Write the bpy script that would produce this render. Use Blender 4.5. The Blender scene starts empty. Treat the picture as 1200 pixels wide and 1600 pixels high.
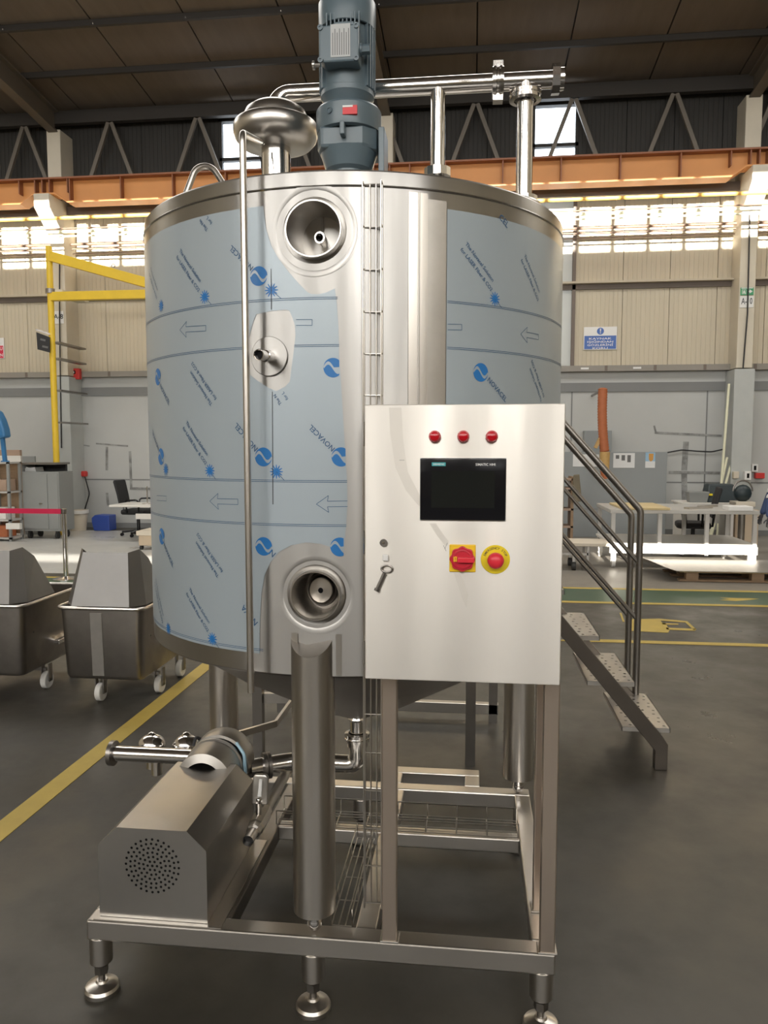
import bpy, bmesh, math, random
from mathutils import Vector, Matrix
random.seed(7)
D = bpy.data
SC = bpy.context.scene
COL = SC.collection
R_ = math.radians

# ------------------------------------------------------------------ camera
FPX, EYE, YAW, PITCH = 1200.0, 1.6, R_(6.6), R_(4.8)
FW = Vector((-math.sin(YAW)*math.cos(PITCH), math.cos(YAW)*math.cos(PITCH), -math.sin(PITCH)))
RT = Vector((math.cos(YAW), math.sin(YAW), 0.0))
UP = RT.cross(FW)
CAM = Vector((0, 0, EYE))
cd = D.cameras.new('camera'); cam = D.objects.new('camera', cd); COL.objects.link(cam)
cd.sensor_fit = 'VERTICAL'; cd.sensor_height = 36.0; cd.lens = 36.0*FPX/1600.0
cd.clip_start = 0.05; cd.clip_end = 200
cam.matrix_world = Matrix.Translation(CAM) @ Matrix((RT, UP, -FW)).transposed().to_4x4()
SC.camera = cam

# ------------------------------------------------------------------ sky, sun, exposure
WF = 14.6                                   # plane of the far wall
EL, SAZ = R_(10), R_(2.0)                   # sun height, and how far it drifts to +X
world = D.worlds.new('world'); SC.world = world; world.use_nodes = True
bg = world.node_tree.nodes['Background']
bg.inputs[0].default_value = (0.97, 0.975, 1.0, 1); bg.inputs[1].default_value = 9.0
sl = D.lights.new('sun', 'SUN'); sl.energy = 50.0; sl.angle = R_(0.2); sl.color = (1, .93, .82)
sun = D.objects.new('sun', sl); COL.objects.link(sun)
sdir = Vector((math.sin(SAZ)*math.cos(EL), math.cos(SAZ)*math.cos(EL), -math.sin(EL)))
sun.rotation_euler = sdir.to_track_quat('-Z', 'Y').to_euler(); sun.location = (0, -10, 20)
SC.view_settings.view_transform = 'Standard'; SC.view_settings.look = 'None'
SC.view_settings.gamma = 1.0; SC.view_settings.use_curve_mapping = False
SC.view_settings.exposure = -0.6
SC.cycles.use_denoising = True
SC.cycles.max_bounces = 8; SC.cycles.diffuse_bounces = 4; SC.cycles.glossy_bounces = 4
SC.cycles.sample_clamp_indirect = 8.0
def roofz(y): return 8.0 + 0.1*(WF - y)
HX0, HX1, HY0 = -13.5, 10.5, -8.0            # the hall
BACKWIN = (-12.0, 9.0, 4.4, 7.6)             # unseen window band behind the camera, lit by a lamp before an opaque pane
ROOF_FILL = (7.2, 10.6)                      # roof band added for a lamp, ahead of the tank and above the frame
def sunz(yt, zt): return zt + (yt-HY0)*math.tan(EL)/math.cos(SAZ)      # height at which sunlight landing on (y, z) passes the back wall
CLERE = (sunz(WF, 5.14), sunz(WF, 6.05))     # clear clerestory panes: sun on the far wall
GAPS = ((-12.0, -3.3, sunz(10.1, 0), sunz(11.0, 0)), (1.1, 3.15, sunz(10.3, .139), sunz(10.45, .36)))   # slits added in the unseen back wall: sun on the floor before the far wall
def portal(name, loc, rot, sx, sy):
    l = D.lights.new(name, 'AREA'); l.shape = 'RECTANGLE'; l.size = sx; l.size_y = sy
    l.cycles.is_portal = True
    o = D.objects.new(name, l); COL.objects.link(o); o.location = loc; o.rotation_euler = rot
wl_ = D.lights.new('back_window_lamp', 'AREA'); wl_.shape = 'RECTANGLE'           # area lamp added to stand in for daylight from the back windows
wl_.size = BACKWIN[1]-BACKWIN[0]; wl_.size_y = BACKWIN[3]-BACKWIN[2]; wl_.energy = 3000.0; wl_.color = (1, .965, .91)
wo_ = D.objects.new('back_window_lamp', wl_); COL.objects.link(wo_)
wo_.location = ((BACKWIN[0]+BACKWIN[1])/2, HY0-.12, (BACKWIN[2]+BACKWIN[3])/2); wo_.rotation_euler = (R_(90), 0, 0)
rl_ = D.lights.new('roof_fill_lamp', 'AREA'); rl_.shape = 'RECTANGLE'            # area lamp added under the roof to brighten the far wall and floor
rl_.size = HX1-HX0-1; rl_.size_y = ROOF_FILL[1]-ROOF_FILL[0]-.2; rl_.energy = 1450.0; rl_.color = (1, .96, .90)
ro_ = D.objects.new('roof_fill_lamp', rl_); COL.objects.link(ro_)
ro_.location = ((HX0+HX1)/2, sum(ROOF_FILL)/2, roofz(sum(ROOF_FILL)/2)-.02); ro_.rotation_euler = (R_(-5.7), 0, 0)
portal('far_window_light', ((HX0+HX1)/2, WF+.3, 7.2), (R_(-90), 0, 0), HX1-HX0, 1.4)

# ------------------------------------------------------------------ helpers
def ray(px, py): return FW + RT*((px-600)/FPX) - UP*((py-800)/FPX)
def P(px, py, y):
    d = ray(px, py); return CAM + d*(y/d.y)
def G(px, py, z=0.0):
    d = ray(px, py); return CAM + d*((z-EYE)/d.z)

def mat(name, col, rough=.5, metal=0., var=0., scale=8., stretch=(1, 1, 1), bump=0., aniso=0., dark=.6, rvar=0., trans=0., emit=0., spec=.5, detail=4., coord='Object', col2=None):
    m = D.materials.new(name); m.use_nodes = True
    nt = m.node_tree; b = nt.nodes['Principled BSDF']
    c4 = (*col, 1)
    b.inputs['Base Color'].default_value = c4
    b.inputs['Roughness'].default_value = rough
    b.inputs['Metallic'].default_value = metal
    b.inputs['Specular IOR Level'].default_value = spec
    if emit: b.inputs['Emission Color'].default_value = c4; b.inputs['Emission Strength'].default_value = emit
    if var or bump or rvar:
        tc = nt.nodes.new('ShaderNodeTexCoord'); mp = nt.nodes.new('ShaderNodeMapping')
        mp.inputs['Scale'].default_value = stretch
        nt.links.new(tc.outputs[coord], mp.inputs[0])
        nz = nt.nodes.new('ShaderNodeTexNoise'); nz.inputs['Scale'].default_value = scale; nz.inputs['Detail'].default_value = detail
        nz.inputs['Roughness'].default_value = .6
        nt.links.new(mp.outputs[0], nz.inputs['Vector'])
        if var:
            mx = nt.nodes.new('ShaderNodeMix'); mx.data_type = 'RGBA'
            rp = nt.nodes.new('ShaderNodeMapRange'); rp.inputs[1].default_value = .35; rp.inputs[2].default_value = .68; rp.inputs[4].default_value = var
            nt.links.new(nz.outputs['Fac'], rp.inputs[0]); nt.links.new(rp.outputs[0], mx.inputs[0])
            mx.inputs[6].default_value = c4
            mx.inputs[7].default_value = (*(col2 or tuple(x*dark for x in col)), 1)
            nt.links.new(mx.outputs[2], b.inputs['Base Color'])
        if rvar:
            rr = nt.nodes.new('ShaderNodeMapRange'); rr.inputs[1].default_value = .3; rr.inputs[2].default_value = .7
            rr.inputs[3].default_value = max(.02, rough-rvar); rr.inputs[4].default_value = min(1, rough+rvar)
            nt.links.new(nz.outputs['Fac'], rr.inputs[0]); nt.links.new(rr.outputs[0], b.inputs['Roughness'])
        if bump:
            bp = nt.nodes.new('ShaderNodeBump'); bp.inputs['Strength'].default_value = bump; bp.inputs['Distance'].default_value = .01
            nt.links.new(nz.outputs['Fac'], bp.inputs['Height']); nt.links.new(bp.outputs[0], b.inputs['Normal'])
    if aniso:
        b.inputs['Anisotropic'].default_value = aniso
        cx = nt.nodes.new('ShaderNodeCombineXYZ'); cx.inputs[2].default_value = 1.0
        nt.links.new(cx.outputs[0], b.inputs['Tangent'])
    return m

def glassmat(name, tint, gloss=.06):
    m = D.materials.new(name); m.use_nodes = True; nt = m.node_tree
    nt.nodes.remove(nt.nodes['Principled BSDF']); out = nt.nodes['Material Output']
    t = nt.nodes.new('ShaderNodeBsdfTransparent'); t.inputs[0].default_value = (*tint, 1)
    g = nt.nodes.new('ShaderNodeBsdfGlossy'); g.inputs['Roughness'].default_value = .03
    x = nt.nodes.new('ShaderNodeMixShader'); x.inputs[0].default_value = gloss
    nt.links.new(t.outputs[0], x.inputs[1]); nt.links.new(g.outputs[0], x.inputs[2]); nt.links.new(x.outputs[0], out.inputs[0])
    return m

def frosted(name, col):
    m = D.materials.new(name); m.use_nodes = True; nt = m.node_tree
    nt.nodes.remove(nt.nodes['Principled BSDF']); out = nt.nodes['Material Output']
    t = nt.nodes.new('ShaderNodeBsdfTranslucent'); t.inputs[0].default_value = (*col, 1)
    g = nt.nodes.new('ShaderNodeBsdfDiffuse'); g.inputs[0].default_value = (.7, .7, .66, 1)
    x = nt.nodes.new('ShaderNodeMixShader'); x.inputs[0].default_value = .6
    nt.links.new(t.outputs[0], x.inputs[1]); nt.links.new(g.outputs[0], x.inputs[2]); nt.links.new(x.outputs[0], out.inputs[0])
    return m

M = {}
M['panel_steel'] = mat('panel_steel', (.86, .825, .77), .42, 1., var=.12, scale=2.2, stretch=(4, 4, .35), aniso=.97, dark=.85, rvar=.05, bump=.12)
M['shell_steel'] = mat('shell_steel', (.46, .45, .435), .34, 1., var=.25, scale=3, stretch=(3, 3, .3), aniso=.85, dark=.8, rvar=.05, bump=.10)
M['steel'] = mat('steel', (.60, .57, .53), .30, 1., var=.14, scale=5, dark=.75, detail=2)
M['steel_v'] = mat('steel_v', (.60, .57, .53), .30, 1., var=.2, scale=9, stretch=(4, 4, .3), dark=.75, aniso=.4)
M['polished'] = mat('polished', (.70, .68, .66), .14, 1., rvar=.05, scale=12)
M['bead_steel'] = mat('bead_steel', (.50, .48, .45), .38, 1., var=.3, scale=14, dark=.7)
M['stair_dark'] = mat('stair_dark', (.17, .15, .13), .4, 1., var=.4, scale=5, dark=.7)
M['leg_steel'] = mat('leg_steel', (.60, .51, .43), .34, 1., var=.25, scale=7, stretch=(4, 4, .4), dark=.8, aniso=.4)
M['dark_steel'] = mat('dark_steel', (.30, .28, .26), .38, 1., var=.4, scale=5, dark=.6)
M['trolley_steel'] = mat('trolley_steel', (.42, .39, .36), .36, 1., var=.55, scale=3.5, dark=.55, rvar=.1)
M['hood_steel'] = mat('hood_steel', (.235, .23, .225), .45, 1., var=.35, scale=4, dark=.75)
M['cover_steel'] = mat('cover_steel', (.47, .455, .43), .34, 1., var=.3, scale=5, dark=.8, rvar=.06)
M['film'] = mat('film', (.40, .465, .515), .34, .25, var=.25, scale=1.6, stretch=(2, 2, .5), dark=.9, aniso=.5)
M['print_blue'] = mat('print_blue', (.02, .17, .47), .4)
M['print_dark'] = mat('print_dark', (.035, .10, .21), .4)
M['pen'] = mat('pen', (.03, .035, .04), .5)
M['gear_paint'] = mat('gear_paint', (.105, .145, .17), .32, 0, var=.25, scale=9, dark=.8)
M['silver_plate'] = mat('silver_plate', (.62, .62, .62), .35, .6)
M['label_white'] = mat('label_white', (.75, .75, .74), .5)
M['red_label'] = mat('red_label', (.65, .05, .06), .5)
M['red_lens'] = mat('red_lens', (.5, .004, .012), .12)
M['red_plastic'] = mat('red_plastic', (.55, .02, .04), .35)
M['red_button'] = mat('red_button', (.72, .03, .05), .35)
M['yellow_plastic'] = mat('yellow_plastic', (.85, .55, .02), .4)
M['yellow_ring'] = mat('yellow_ring', (.82, .64, .02), .4)
M['black'] = mat('black', (.008, .008, .010), .14, spec=.3)
M['black_matt'] = mat('black_matt', (.02, .02, .022), .6)
M['screen'] = mat('screen', (.010, .012, .012), .06, spec=.4)
M['teal'] = mat('teal', (.05, .38, .42), .4)
M['grey_print'] = mat('grey_print', (.12, .12, .12), .5)
M['white_plastic'] = mat('white_plastic', (.72, .71, .68), .4, var=.3, scale=20, dark=.8)
M['rubber'] = mat('rubber', (.03, .03, .03), .7)
M['hose_blue'] = mat('hose_blue', (.35, .55, .68), .35)
M['floor'] = mat('floor', (.066, .061, .050), .42, 0, var=.9, scale=1.7, bump=.06, dark=.55, rvar=.16, detail=12)
M['floor_light'] = mat('floor_light', (.50, .50, .48), .35, 0, var=.3, scale=1.2, dark=.8, rvar=.1, detail=7)
M['floor_tan'] = mat('floor_tan', (.235, .215, .185), .38, 0, var=.5, scale=1.0, dark=.75, rvar=.1, detail=8)
M['floor_green'] = mat('floor_green', (.045, .09, .052), .38, 0, var=.5, scale=1.5, dark=.75, detail=7)
M['floor_yellow'] = mat('floor_yellow', (.46, .34, .07), .5, 0, var=.45, scale=7, dark=.72, detail=7)
M['wall_grey'] = mat('wall_grey', (.47, .48, .47), .6, 0, var=.45, scale=.7, dark=.84, detail=7)
M['wall_band'] = mat('wall_band', (.20, .205, .205), .6, 0, var=.3, scale=1, dark=.8)
M['wall_beige'] = mat('wall_beige', (.56, .50, .385), .55, 0, var=.5, scale=2.2, stretch=(3, 3, .4), dark=.86, detail=6)
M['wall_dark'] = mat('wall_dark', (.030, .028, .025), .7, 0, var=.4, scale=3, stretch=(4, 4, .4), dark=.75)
M['belt'] = mat('belt', (.27, .25, .22), .5, 0, var=.3, scale=3, dark=.8)
M['ledge'] = mat('ledge', (.50, .44, .34), .5)
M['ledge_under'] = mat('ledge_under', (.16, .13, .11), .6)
M['column'] = mat('column', (.60, .55, .45), .55, 0, var=.35, scale=2.5, dark=.8)
M['column_grey'] = mat('column_grey', (.46, .48, .47), .5, 0, var=.4, scale=2.5, dark=.8)
M['roof'] = mat('roof', (.125, .098, .074), .8, 0, var=.55, scale=2.2, stretch=(3, .5, 1), dark=.72, bump=.1, detail=8)
M['purlin'] = mat('purlin', (.035, .03, .026), .7)
M['rafter'] = mat('rafter', (.11, .09, .068), .6, 0, var=.3, scale=4, dark=.8)
M['truss'] = mat('truss', (.16, .14, .115), .6, 0, var=.4, scale=3, dark=.7)
M['crane_orange'] = mat('crane_orange', (.62, .27, .08), .5, 0, var=.35, scale=2.5, dark=.82, detail=6)
M['crane_dark'] = mat('crane_dark', (.24, .085, .035), .5)
M['corbel'] = mat('corbel', (.55, .52, .45), .7, 0, var=.4, scale=6, dark=.8)
M['jib_yellow'] = mat('jib_yellow', (.72, .49, .03), .4, 0, var=.4, scale=4, dark=.78)
M['pipe_yellow'] = mat('pipe_yellow', (.70, .42, .10), .4)
M['pipe_white'] = mat('pipe_white', (.70, .70, .52), .4)
M['pipe_brown'] = mat('pipe_brown', (.16, .10, .07), .5)
M['wood'] = mat('wood', (.60, .48, .26), .6, 0, var=.5, scale=5, stretch=(1, 6, 6), dark=.75)
M['wood_dark'] = mat('wood_dark', (.30, .20, .12), .65, 0, var=.5, scale=6, stretch=(1, 6, 6), dark=.7)
M['board_tan'] = mat('board_tan', (.38, .27, .2), .7, 0, var=.3, scale=5)
M['birch'] = mat('birch', (.58, .47, .34), .55)
M['hose_orange'] = mat('hose_orange', (.42, .13, .05), .6, 0, var=.4, scale=12, dark=.7)
M['hose_tape'] = mat('hose_tape', (.52, .33, .12), .55, 0, var=.5, scale=18, dark=.7)
M['grey_paint'] = mat('grey_paint', (.25, .26, .255), .45, 0, var=.35, scale=3, dark=.85)
M['partition'] = mat('partition', (.26, .28, .285), .5, 0, var=.35, scale=2, dark=.85)
M['paper'] = mat('paper', (.68, .69, .69), .7)
M['table_white'] = mat('table_white', (.70, .68, .64), .4)
M['table_steel'] = mat('table_steel', (.52, .51, .49), .4, .3, var=.3, scale=5, dark=.8)
M['blue_paint'] = mat('blue_paint', (.03, .16, .36), .4)
M['blue_bin'] = mat('blue_bin', (.03, .07, .32), .4)
M['sign_blue'] = mat('sign_blue', (.05, .13, .42), .45)
M['sign_green'] = mat('sign_green', (.05, .30, .14), .45)
M['sign_red'] = mat('sign_red', (.60, .03, .07), .45)
M['red_box'] = mat('red_box', (.58, .035, .03), .4)
M['belt_red'] = mat('belt_red', (.78, .02, .10), .5)
M['cream'] = mat('cream', (.62, .56, .46), .5)
M['fabric_black'] = mat('fabric_black', (.018, .018, .02), .8)
M['apron'] = mat('apron', (.17, .145, .10), .85, var=.4, scale=10)
M['coverall'] = mat('coverall', (.045, .075, .17), .8, var=.4, scale=9, dark=.7)
M['reflective'] = mat('reflective', (.75, .75, .73), .4)
M['skin'] = mat('skin', (.45, .27, .19), .5)
M['hair'] = mat('hair', (.03, .022, .018), .6)
M['glove'] = mat('glove', (.05, .05, .055), .7)
M['amber'] = mat('amber', (.55, .27, .05), .4)
M['sky_print'] = mat('sky_print', (.30, .47, .62), .6)
M['glass'] = glassmat('glass', (.93, .97, 1.0))
M['frosted'] = frosted('frosted', (.42, .43, .42))
M['navy_box'] = mat('navy_box', (.018, .03, .035), .45)

class MB:
    def __init__(s): s.v = []; s.f = []
    def add(s, vs, fs):
        n = len(s.v); s.v += [Vector(v) for v in vs]; s.f += [tuple(i+n for i in f) for f in fs]; return s
    def box(s, x0, x1, y0, y1, z0, z1):
        return s.hexa([(x0, y0, z0), (x1, y0, z0), (x1, y1, z0), (x0, y1, z0), (x0, y0, z1), (x1, y0, z1), (x1, y1, z1), (x0, y1, z1)])
    def hexa(s, c):
        return s.add(c, [(0, 3, 2, 1), (4, 5, 6, 7), (0, 1, 5, 4), (1, 2, 6, 5), (2, 3, 7, 6), (3, 0, 4, 7)])
    def bar(s, a, b, w, h, up=(0, 0, 1)):
        a, b = Vector(a), Vector(b); t = (b-a).normalized(); u = Vector(up)
        x = t.cross(u)
        if x.length < 1e-5: x = t.cross(Vector((0, 1, 0)))
        x.normalize(); u = x.cross(t).normalized(); x *= w/2; u *= h/2
        return s.hexa([a-x-u, a+x-u, b+x-u, b-x-u, a-x+u, a+x+u, b+x+u, b-x+u])
    def prism(s, poly, a0, a1, axis='y'):
        n = len(poly)
        def mk(p, a): return {'y': (p[0], a, p[1]), 'x': (a, p[0], p[1]), 'z': (p[0], p[1], a)}[axis]
        vs = [mk(p, a0) for p in poly]+[mk(p, a1) for p in poly]
        fs = [tuple(range(n)), tuple(range(2*n-1, n-1, -1))]+[(i, i+n, (i+1) % n+n, (i+1) % n) for i in range(n)]
        return s.add(vs, fs)
    def tube(s, path, r, n=12, caps=True):
        path = [Vector(p) for p in path]; m = len(path)
        rs = r if isinstance(r, (list, tuple)) else [r]*m
        t0 = (path[1]-path[0]).normalized()
        x = t0.orthogonal().normalized(); vs = []; prev = t0
        for i, p in enumerate(path):
            t = (path[min(i+1, m-1)]-path[max(i-1, 0)]).normalized()
            q = prev.rotation_difference(t); x = q @ x; x = (x-t*x.dot(t)).normalized(); prev = t
            y = t.cross(x)
            for k in range(n):
                a = 2*math.pi*k/n; vs.append(p+(x*math.cos(a)+y*math.sin(a))*rs[i])
        fs = [(i*n+k, i*n+(k+1) % n, (i+1)*n+(k+1) % n, (i+1)*n+k) for i in range(m-1) for k in range(n)]
        if caps: fs += [tuple(range(n-1, -1, -1)), tuple((m-1)*n+k for k in range(n))]
        return s.add(vs, fs)
    def cyl(s, a, b, r, n=24, caps=True): return s.tube([a, b], r, n, caps)
    def lathe(s, prof, c, axis=(0, 0, 1), n=32):
        ax = Vector(axis).normalized(); x = ax.orthogonal().normalized(); y = ax.cross(x); c = Vector(c); vs = []; m = len(prof)
        for (r, h) in prof:
            for k in range(n):
                a = 2*math.pi*k/n; vs.append(c+ax*h+(x*math.cos(a)+y*math.sin(a))*max(r, 1e-5))
        fs = [(i*n+k, i*n+(k+1) % n, (i+1)*n+(k+1) % n, (i+1)*n+k) for i in range(m-1) for k in range(n)]
        return s.add(vs, fs)
    def sphere(s, c, r, n=16, sq=(1, 1, 1)):
        k = n//2; pr = [(math.sin(math.pi*i/k), -math.cos(math.pi*i/k)) for i in range(k+1)]
        i0 = len(s.v); s.lathe([(p[0]*r, p[1]*r) for p in pr], (0, 0, 0), n=n)
        for v in s.v[i0:]: v.x = v.x*sq[0]+c[0]; v.y = v.y*sq[1]+c[1]; v.z = v.z*sq[2]+c[2]
        return s
    def mesh(s, name, off, bevel=0, sharp=35, seg=2):
        me = D.meshes.new(name); me.from_pydata([v-off for v in s.v], [], s.f)
        bm = bmesh.new(); bm.from_mesh(me)
        bmesh.ops.remove_doubles(bm, verts=bm.verts, dist=1e-6)
        bmesh.ops.recalc_face_normals(bm, faces=bm.faces)
        if bevel:
            es = [e for e in bm.edges if len(e.link_faces) == 2 and e.calc_face_angle(0) > .6]
            bmesh.ops.bevel(bm, geom=es, offset=bevel, segments=seg, affect='EDGES', profile=.5, clamp_overlap=True)
        bm.to_mesh(me); bm.free()
        me.polygons.foreach_set('use_smooth', [True]*len(me.polygons))
        me.set_sharp_from_angle(angle=R_(sharp))
        return me
    def build(s, name, m, parent=None, label=None, cat=None, group=None, kind=None, bevel=0, sharp=35, seg=2):
        if bevel: sharp = min(sharp, 18)
        if parent is None:
            xs = [v.x for v in s.v]; ys = [v.y for v in s.v]; zs = [v.z for v in s.v]
            off = Vector(((min(xs)+max(xs))/2, (min(ys)+max(ys))/2, min(zs)))
        else: off = origin(parent)
        me = s.mesh(name, off, bevel, sharp, seg); me.materials.append(M[m])
        o = D.objects.new(name, me); COL.objects.link(o)
        if parent is None: o.location = off
        else: o.parent = parent
        return tag(o, label, cat, group, kind)

def origin(o):
    v = Vector((0, 0, 0))
    while o is not None: v = v+o.location; o = o.parent
    return v
def tag(o, label=None, cat=None, group=None, kind=None):
    if label: o['label'] = label
    if cat: o['category'] = cat
    if group: o['group'] = group
    if kind: o['kind'] = kind
    return o
def thing(name, loc, label=None, cat=None, group=None, kind=None):
    o = D.objects.new(name, None); o.empty_display_size = .1; COL.objects.link(o); o.location = loc
    return tag(o, label, cat, group, kind)
def dup_part(o, delta):                      # same mesh again, moved
    c = o.copy(); COL.objects.link(c); c.location = o.location+Vector(delta); return c
def fillet(pts, rad, n=6):
    pts = [Vector(p) for p in pts]; out = [pts[0]]
    for a, b, c in zip(pts, pts[1:], pts[2:]):
        u = (a-b); v = (c-b); ang = u.angle(v); d = min(rad/math.tan(ang/2), u.length*.49, v.length*.49); rr = d*math.tan(ang/2)
        u.normalize(); v.normalize(); ctr = b+(u+v).normalized()*(rr/math.sin(ang/2)); p0 = b+u*d-ctr; p1 = b+v*d-ctr
        for i in range(n+1): out.append(ctr+p0.slerp(p1, i/n).normalized()*rr if p0.length > 1e-6 else b)
    out.append(pts[-1]); return out
def fill2d(polys):                            # outer outline and holes -> (verts, faces)
    cu = D.curves.new('tmp', 'CURVE'); cu.dimensions = '2D'; cu.fill_mode = 'BOTH'
    for p in polys:
        sp = cu.splines.new('POLY'); sp.points.add(len(p)-1); sp.use_cyclic_u = True
        for q, c in zip(sp.points, p): q.co = (c[0], c[1], 0, 1)
    ob = D.objects.new('tmp', cu); me = D.meshes.new_from_object(ob)
    r = ([Vector((v.co.x, v.co.y)) for v in me.vertices], [tuple(f.vertices) for f in me.polygons])
    D.objects.remove(ob); D.curves.remove(cu); D.meshes.remove(me); return r
TXT = {}
def text2d(s):                                # glyph outlines -> verts, faces, width (cap height about .7)
    if s in TXT: return TXT[s]
    cu = D.curves.new('tmp', 'FONT'); cu.body = s; cu.size = 1.0; cu.resolution_u = 2; cu.dimensions = '2D'; cu.fill_mode = 'BOTH'; cu.offset = .012
    ob = D.objects.new('tmp', cu); me = D.meshes.new_from_object(ob)
    v = [Vector((q.co.x, q.co.y)) for q in me.vertices]; f = [tuple(p.vertices) for p in me.polygons]
    D.objects.remove(ob); D.curves.remove(cu); D.meshes.remove(me)
    x0 = min(q.x for q in v); v = [Vector((q.x-x0, q.y)) for q in v]; w = max(q.x for q in v)
    TXT[s] = (v, f, w); return TXT[s]
def wall_text(s, o, ex, ey, width, m, parent, name='lettering', height=None):
    v, f, w = text2d(s); k = width/w; ky = (height/.7) if height else k
    o, ex, ey = Vector(o), Vector(ex).normalized(), Vector(ey).normalized()
    b = MB(); b.add([o+ex*(q.x*k)+ey*(q.y*ky) for q in v], f)
    return b.build(name, m, parent)
def circ(cx, cy, r, n=32, rev=False, sx=1):
    p = [(cx+sx*r*math.cos(2*math.pi*i/n), cy+r*math.sin(2*math.pi*i/n)) for i in range(n)]
    return p[::-1] if rev else p

# ================================================================== THE HALL
floor = MB().box(HX0, HX1, HY0, WF+.3, -.2, 0).build('floor', 'floor', kind='structure')
tag(floor, 'dark grey worn concrete workshop floor')
def floorpatch(name, m, poly, z):
    b = MB(); b.prism(poly, 0.0005, z, 'z'); return b.build(name, m, floor)
yA, yB = G(1000, 921).y, G(1000, 943).y
floorpatch('light_floor', 'floor_light', [(HX0, yA+.3), (-1.2, yA+.3), (-1.2, WF-.55), (HX0, WF-.55)], .002)
floorpatch('tan_floor', 'floor_tan', [(-1.2, yA+.02), (HX1, yA+.02), (HX1, WF), (-1.2, WF)], .0015)
floorpatch('walkway_paint', 'floor_green', [(HX0, yB), (HX1, yB), (HX1, yA), (HX0, yA)], .002)
for y in (yA, yB): floorpatch('floor_line', 'floor_yellow', [(HX0, y-.045), (HX1, y-.045), (HX1, y+.045), (HX0, y+.045)], .003)
y = G(1100, 1006).y
floorpatch('floor_line', 'floor_yellow', [(.3, y-.045), (HX1, y-.045), (HX1, y+.045), (.3, y+.045)], .003)
floorpatch('floor_line', 'floor_yellow', [(-2.05, -3), (-1.93, -3), (-1.87, 7.2), (-1.97, 7.2)], .003)
# painted floor symbols: the pallet-truck sign and the walking sign
def sym(pts, m='floor_yellow'):
    floorpatch('floor_symbol', m, [tuple(G(*p).xy) for p in pts], .003)
sym([(985, 968), (1030, 967), (1034, 973), (1040, 974), (1046, 985), (1044, 989), (986, 986)])
sym([(1030, 967), (1074, 971), (1074, 973), (1031, 970)]); sym([(1074, 971), (1088, 984), (1084, 985), (1071, 973)])
sym([(1040, 981), (1088, 983), (1086, 986), (1042, 984)]); sym([(1034, 974), (1060, 975), (1060, 976.5), (1036, 976)])
sym([(1125, 934), (1152, 935), (1170, 935), (1186, 936), (1170, 938), (1150, 939.5), (1124, 938), (1140, 936.5)])
sym([(968, 958), (971, 958), (976, 972), (973, 972)])

# roof: separate sheets on purlins, open at the band added for the roof lamp
ceil = MB().box(HX0, HX1, HY0-.3, HY0-.2, roofz(HY0)-.3, roofz(HY0)).build('ceiling', 'purlin', kind='structure')
n = 16; wx = (HX1-HX0)/n
for a, b in ((HY0-.2, ROOF_FILL[0]), (ROOF_FILL[1], WF+.3)):
    for i in range(n):
        x0 = HX0+i*wx
        MB().hexa([(x0+.012, a, roofz(a)), (x0+wx-.012, a, roofz(a)), (x0+wx-.012, b, roofz(b)), (x0+.012, b, roofz(b)),
                   (x0+.012, a, roofz(a)+.08), (x0+wx-.012, a, roofz(a)+.08), (x0+wx-.012, b, roofz(b)+.08), (x0+.012, b, roofz(b)+.08)]).build('roof_panel', 'roof', ceil)
        if i: MB().hexa([(x0-.03, a, roofz(a)+.06), (x0+.03, a, roofz(a)+.06), (x0+.03, b, roofz(b)+.06), (x0-.03, b, roofz(b)+.06),
                   (x0-.03, a, roofz(a)+.1), (x0+.03, a, roofz(a)+.1), (x0+.03, b, roofz(b)+.1), (x0-.03, b, roofz(b)+.1)]).build('seam_strip', 'purlin', ceil)
a, b = ROOF_FILL
MB().hexa([(HX0, a, roofz(a)+.01), (HX1, a, roofz(a)+.01), (HX1, b, roofz(b)+.01), (HX0, b, roofz(b)+.01), (HX0, a, roofz(a)+.03), (HX1, a, roofz(a)+.03), (HX1, b, roofz(b)+.03), (HX0, b, roofz(b)+.03)]).build('roof_fill_pane', 'label_white', ceil)  # opaque pane closing the added lamp band
for k in range(18):
    y = WF-.12-k*1.24
    if ROOF_FILL[0]-.1 < y < ROOF_FILL[1]+.1 or y < HY0: continue
    z = roofz(y); MB().box(HX0, HX1, y-.028, y+.028, z-.095, z-.002).build('purlin', 'purlin', ceil)
# rafters over the columns, and eaves beams
COLX = [P(1167, 470, 14.15).x-i*P(1167, 470, 14.15).x/2+i*P(93, 500, 14.15).x/2 for i in range(-1, 4)]
for x in COLX:
    b = MB(); y0, y1 = -7.5, WF-.4
    for (w, zt, zb) in ((.18, -.14, -.17), (.02, -.17, -.52), (.18, -.52, -.55)):
        b.hexa([(x-w/2, y0, roofz(y0)+zb), (x+w/2, y0, roofz(y0)+zb), (x+w/2, y1, roofz(y1)+zb), (x-w/2, y1, roofz(y1)+zb), (x-w/2, y0, roofz(y0)+zt), (x+w/2, y0, roofz(y0)+zt), (x+w/2, y1, roofz(y1)+zt), (x-w/2, y1, roofz(y1)+zt)])
    b.build('rafter', 'rafter', ceil)
zt = P(930, 155, WF-.25).z
MB().box(HX0, HX1, WF-.32, WF-.2, zt+.02, zt+.2).build('eaves_beam', 'purlin', ceil)

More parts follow.
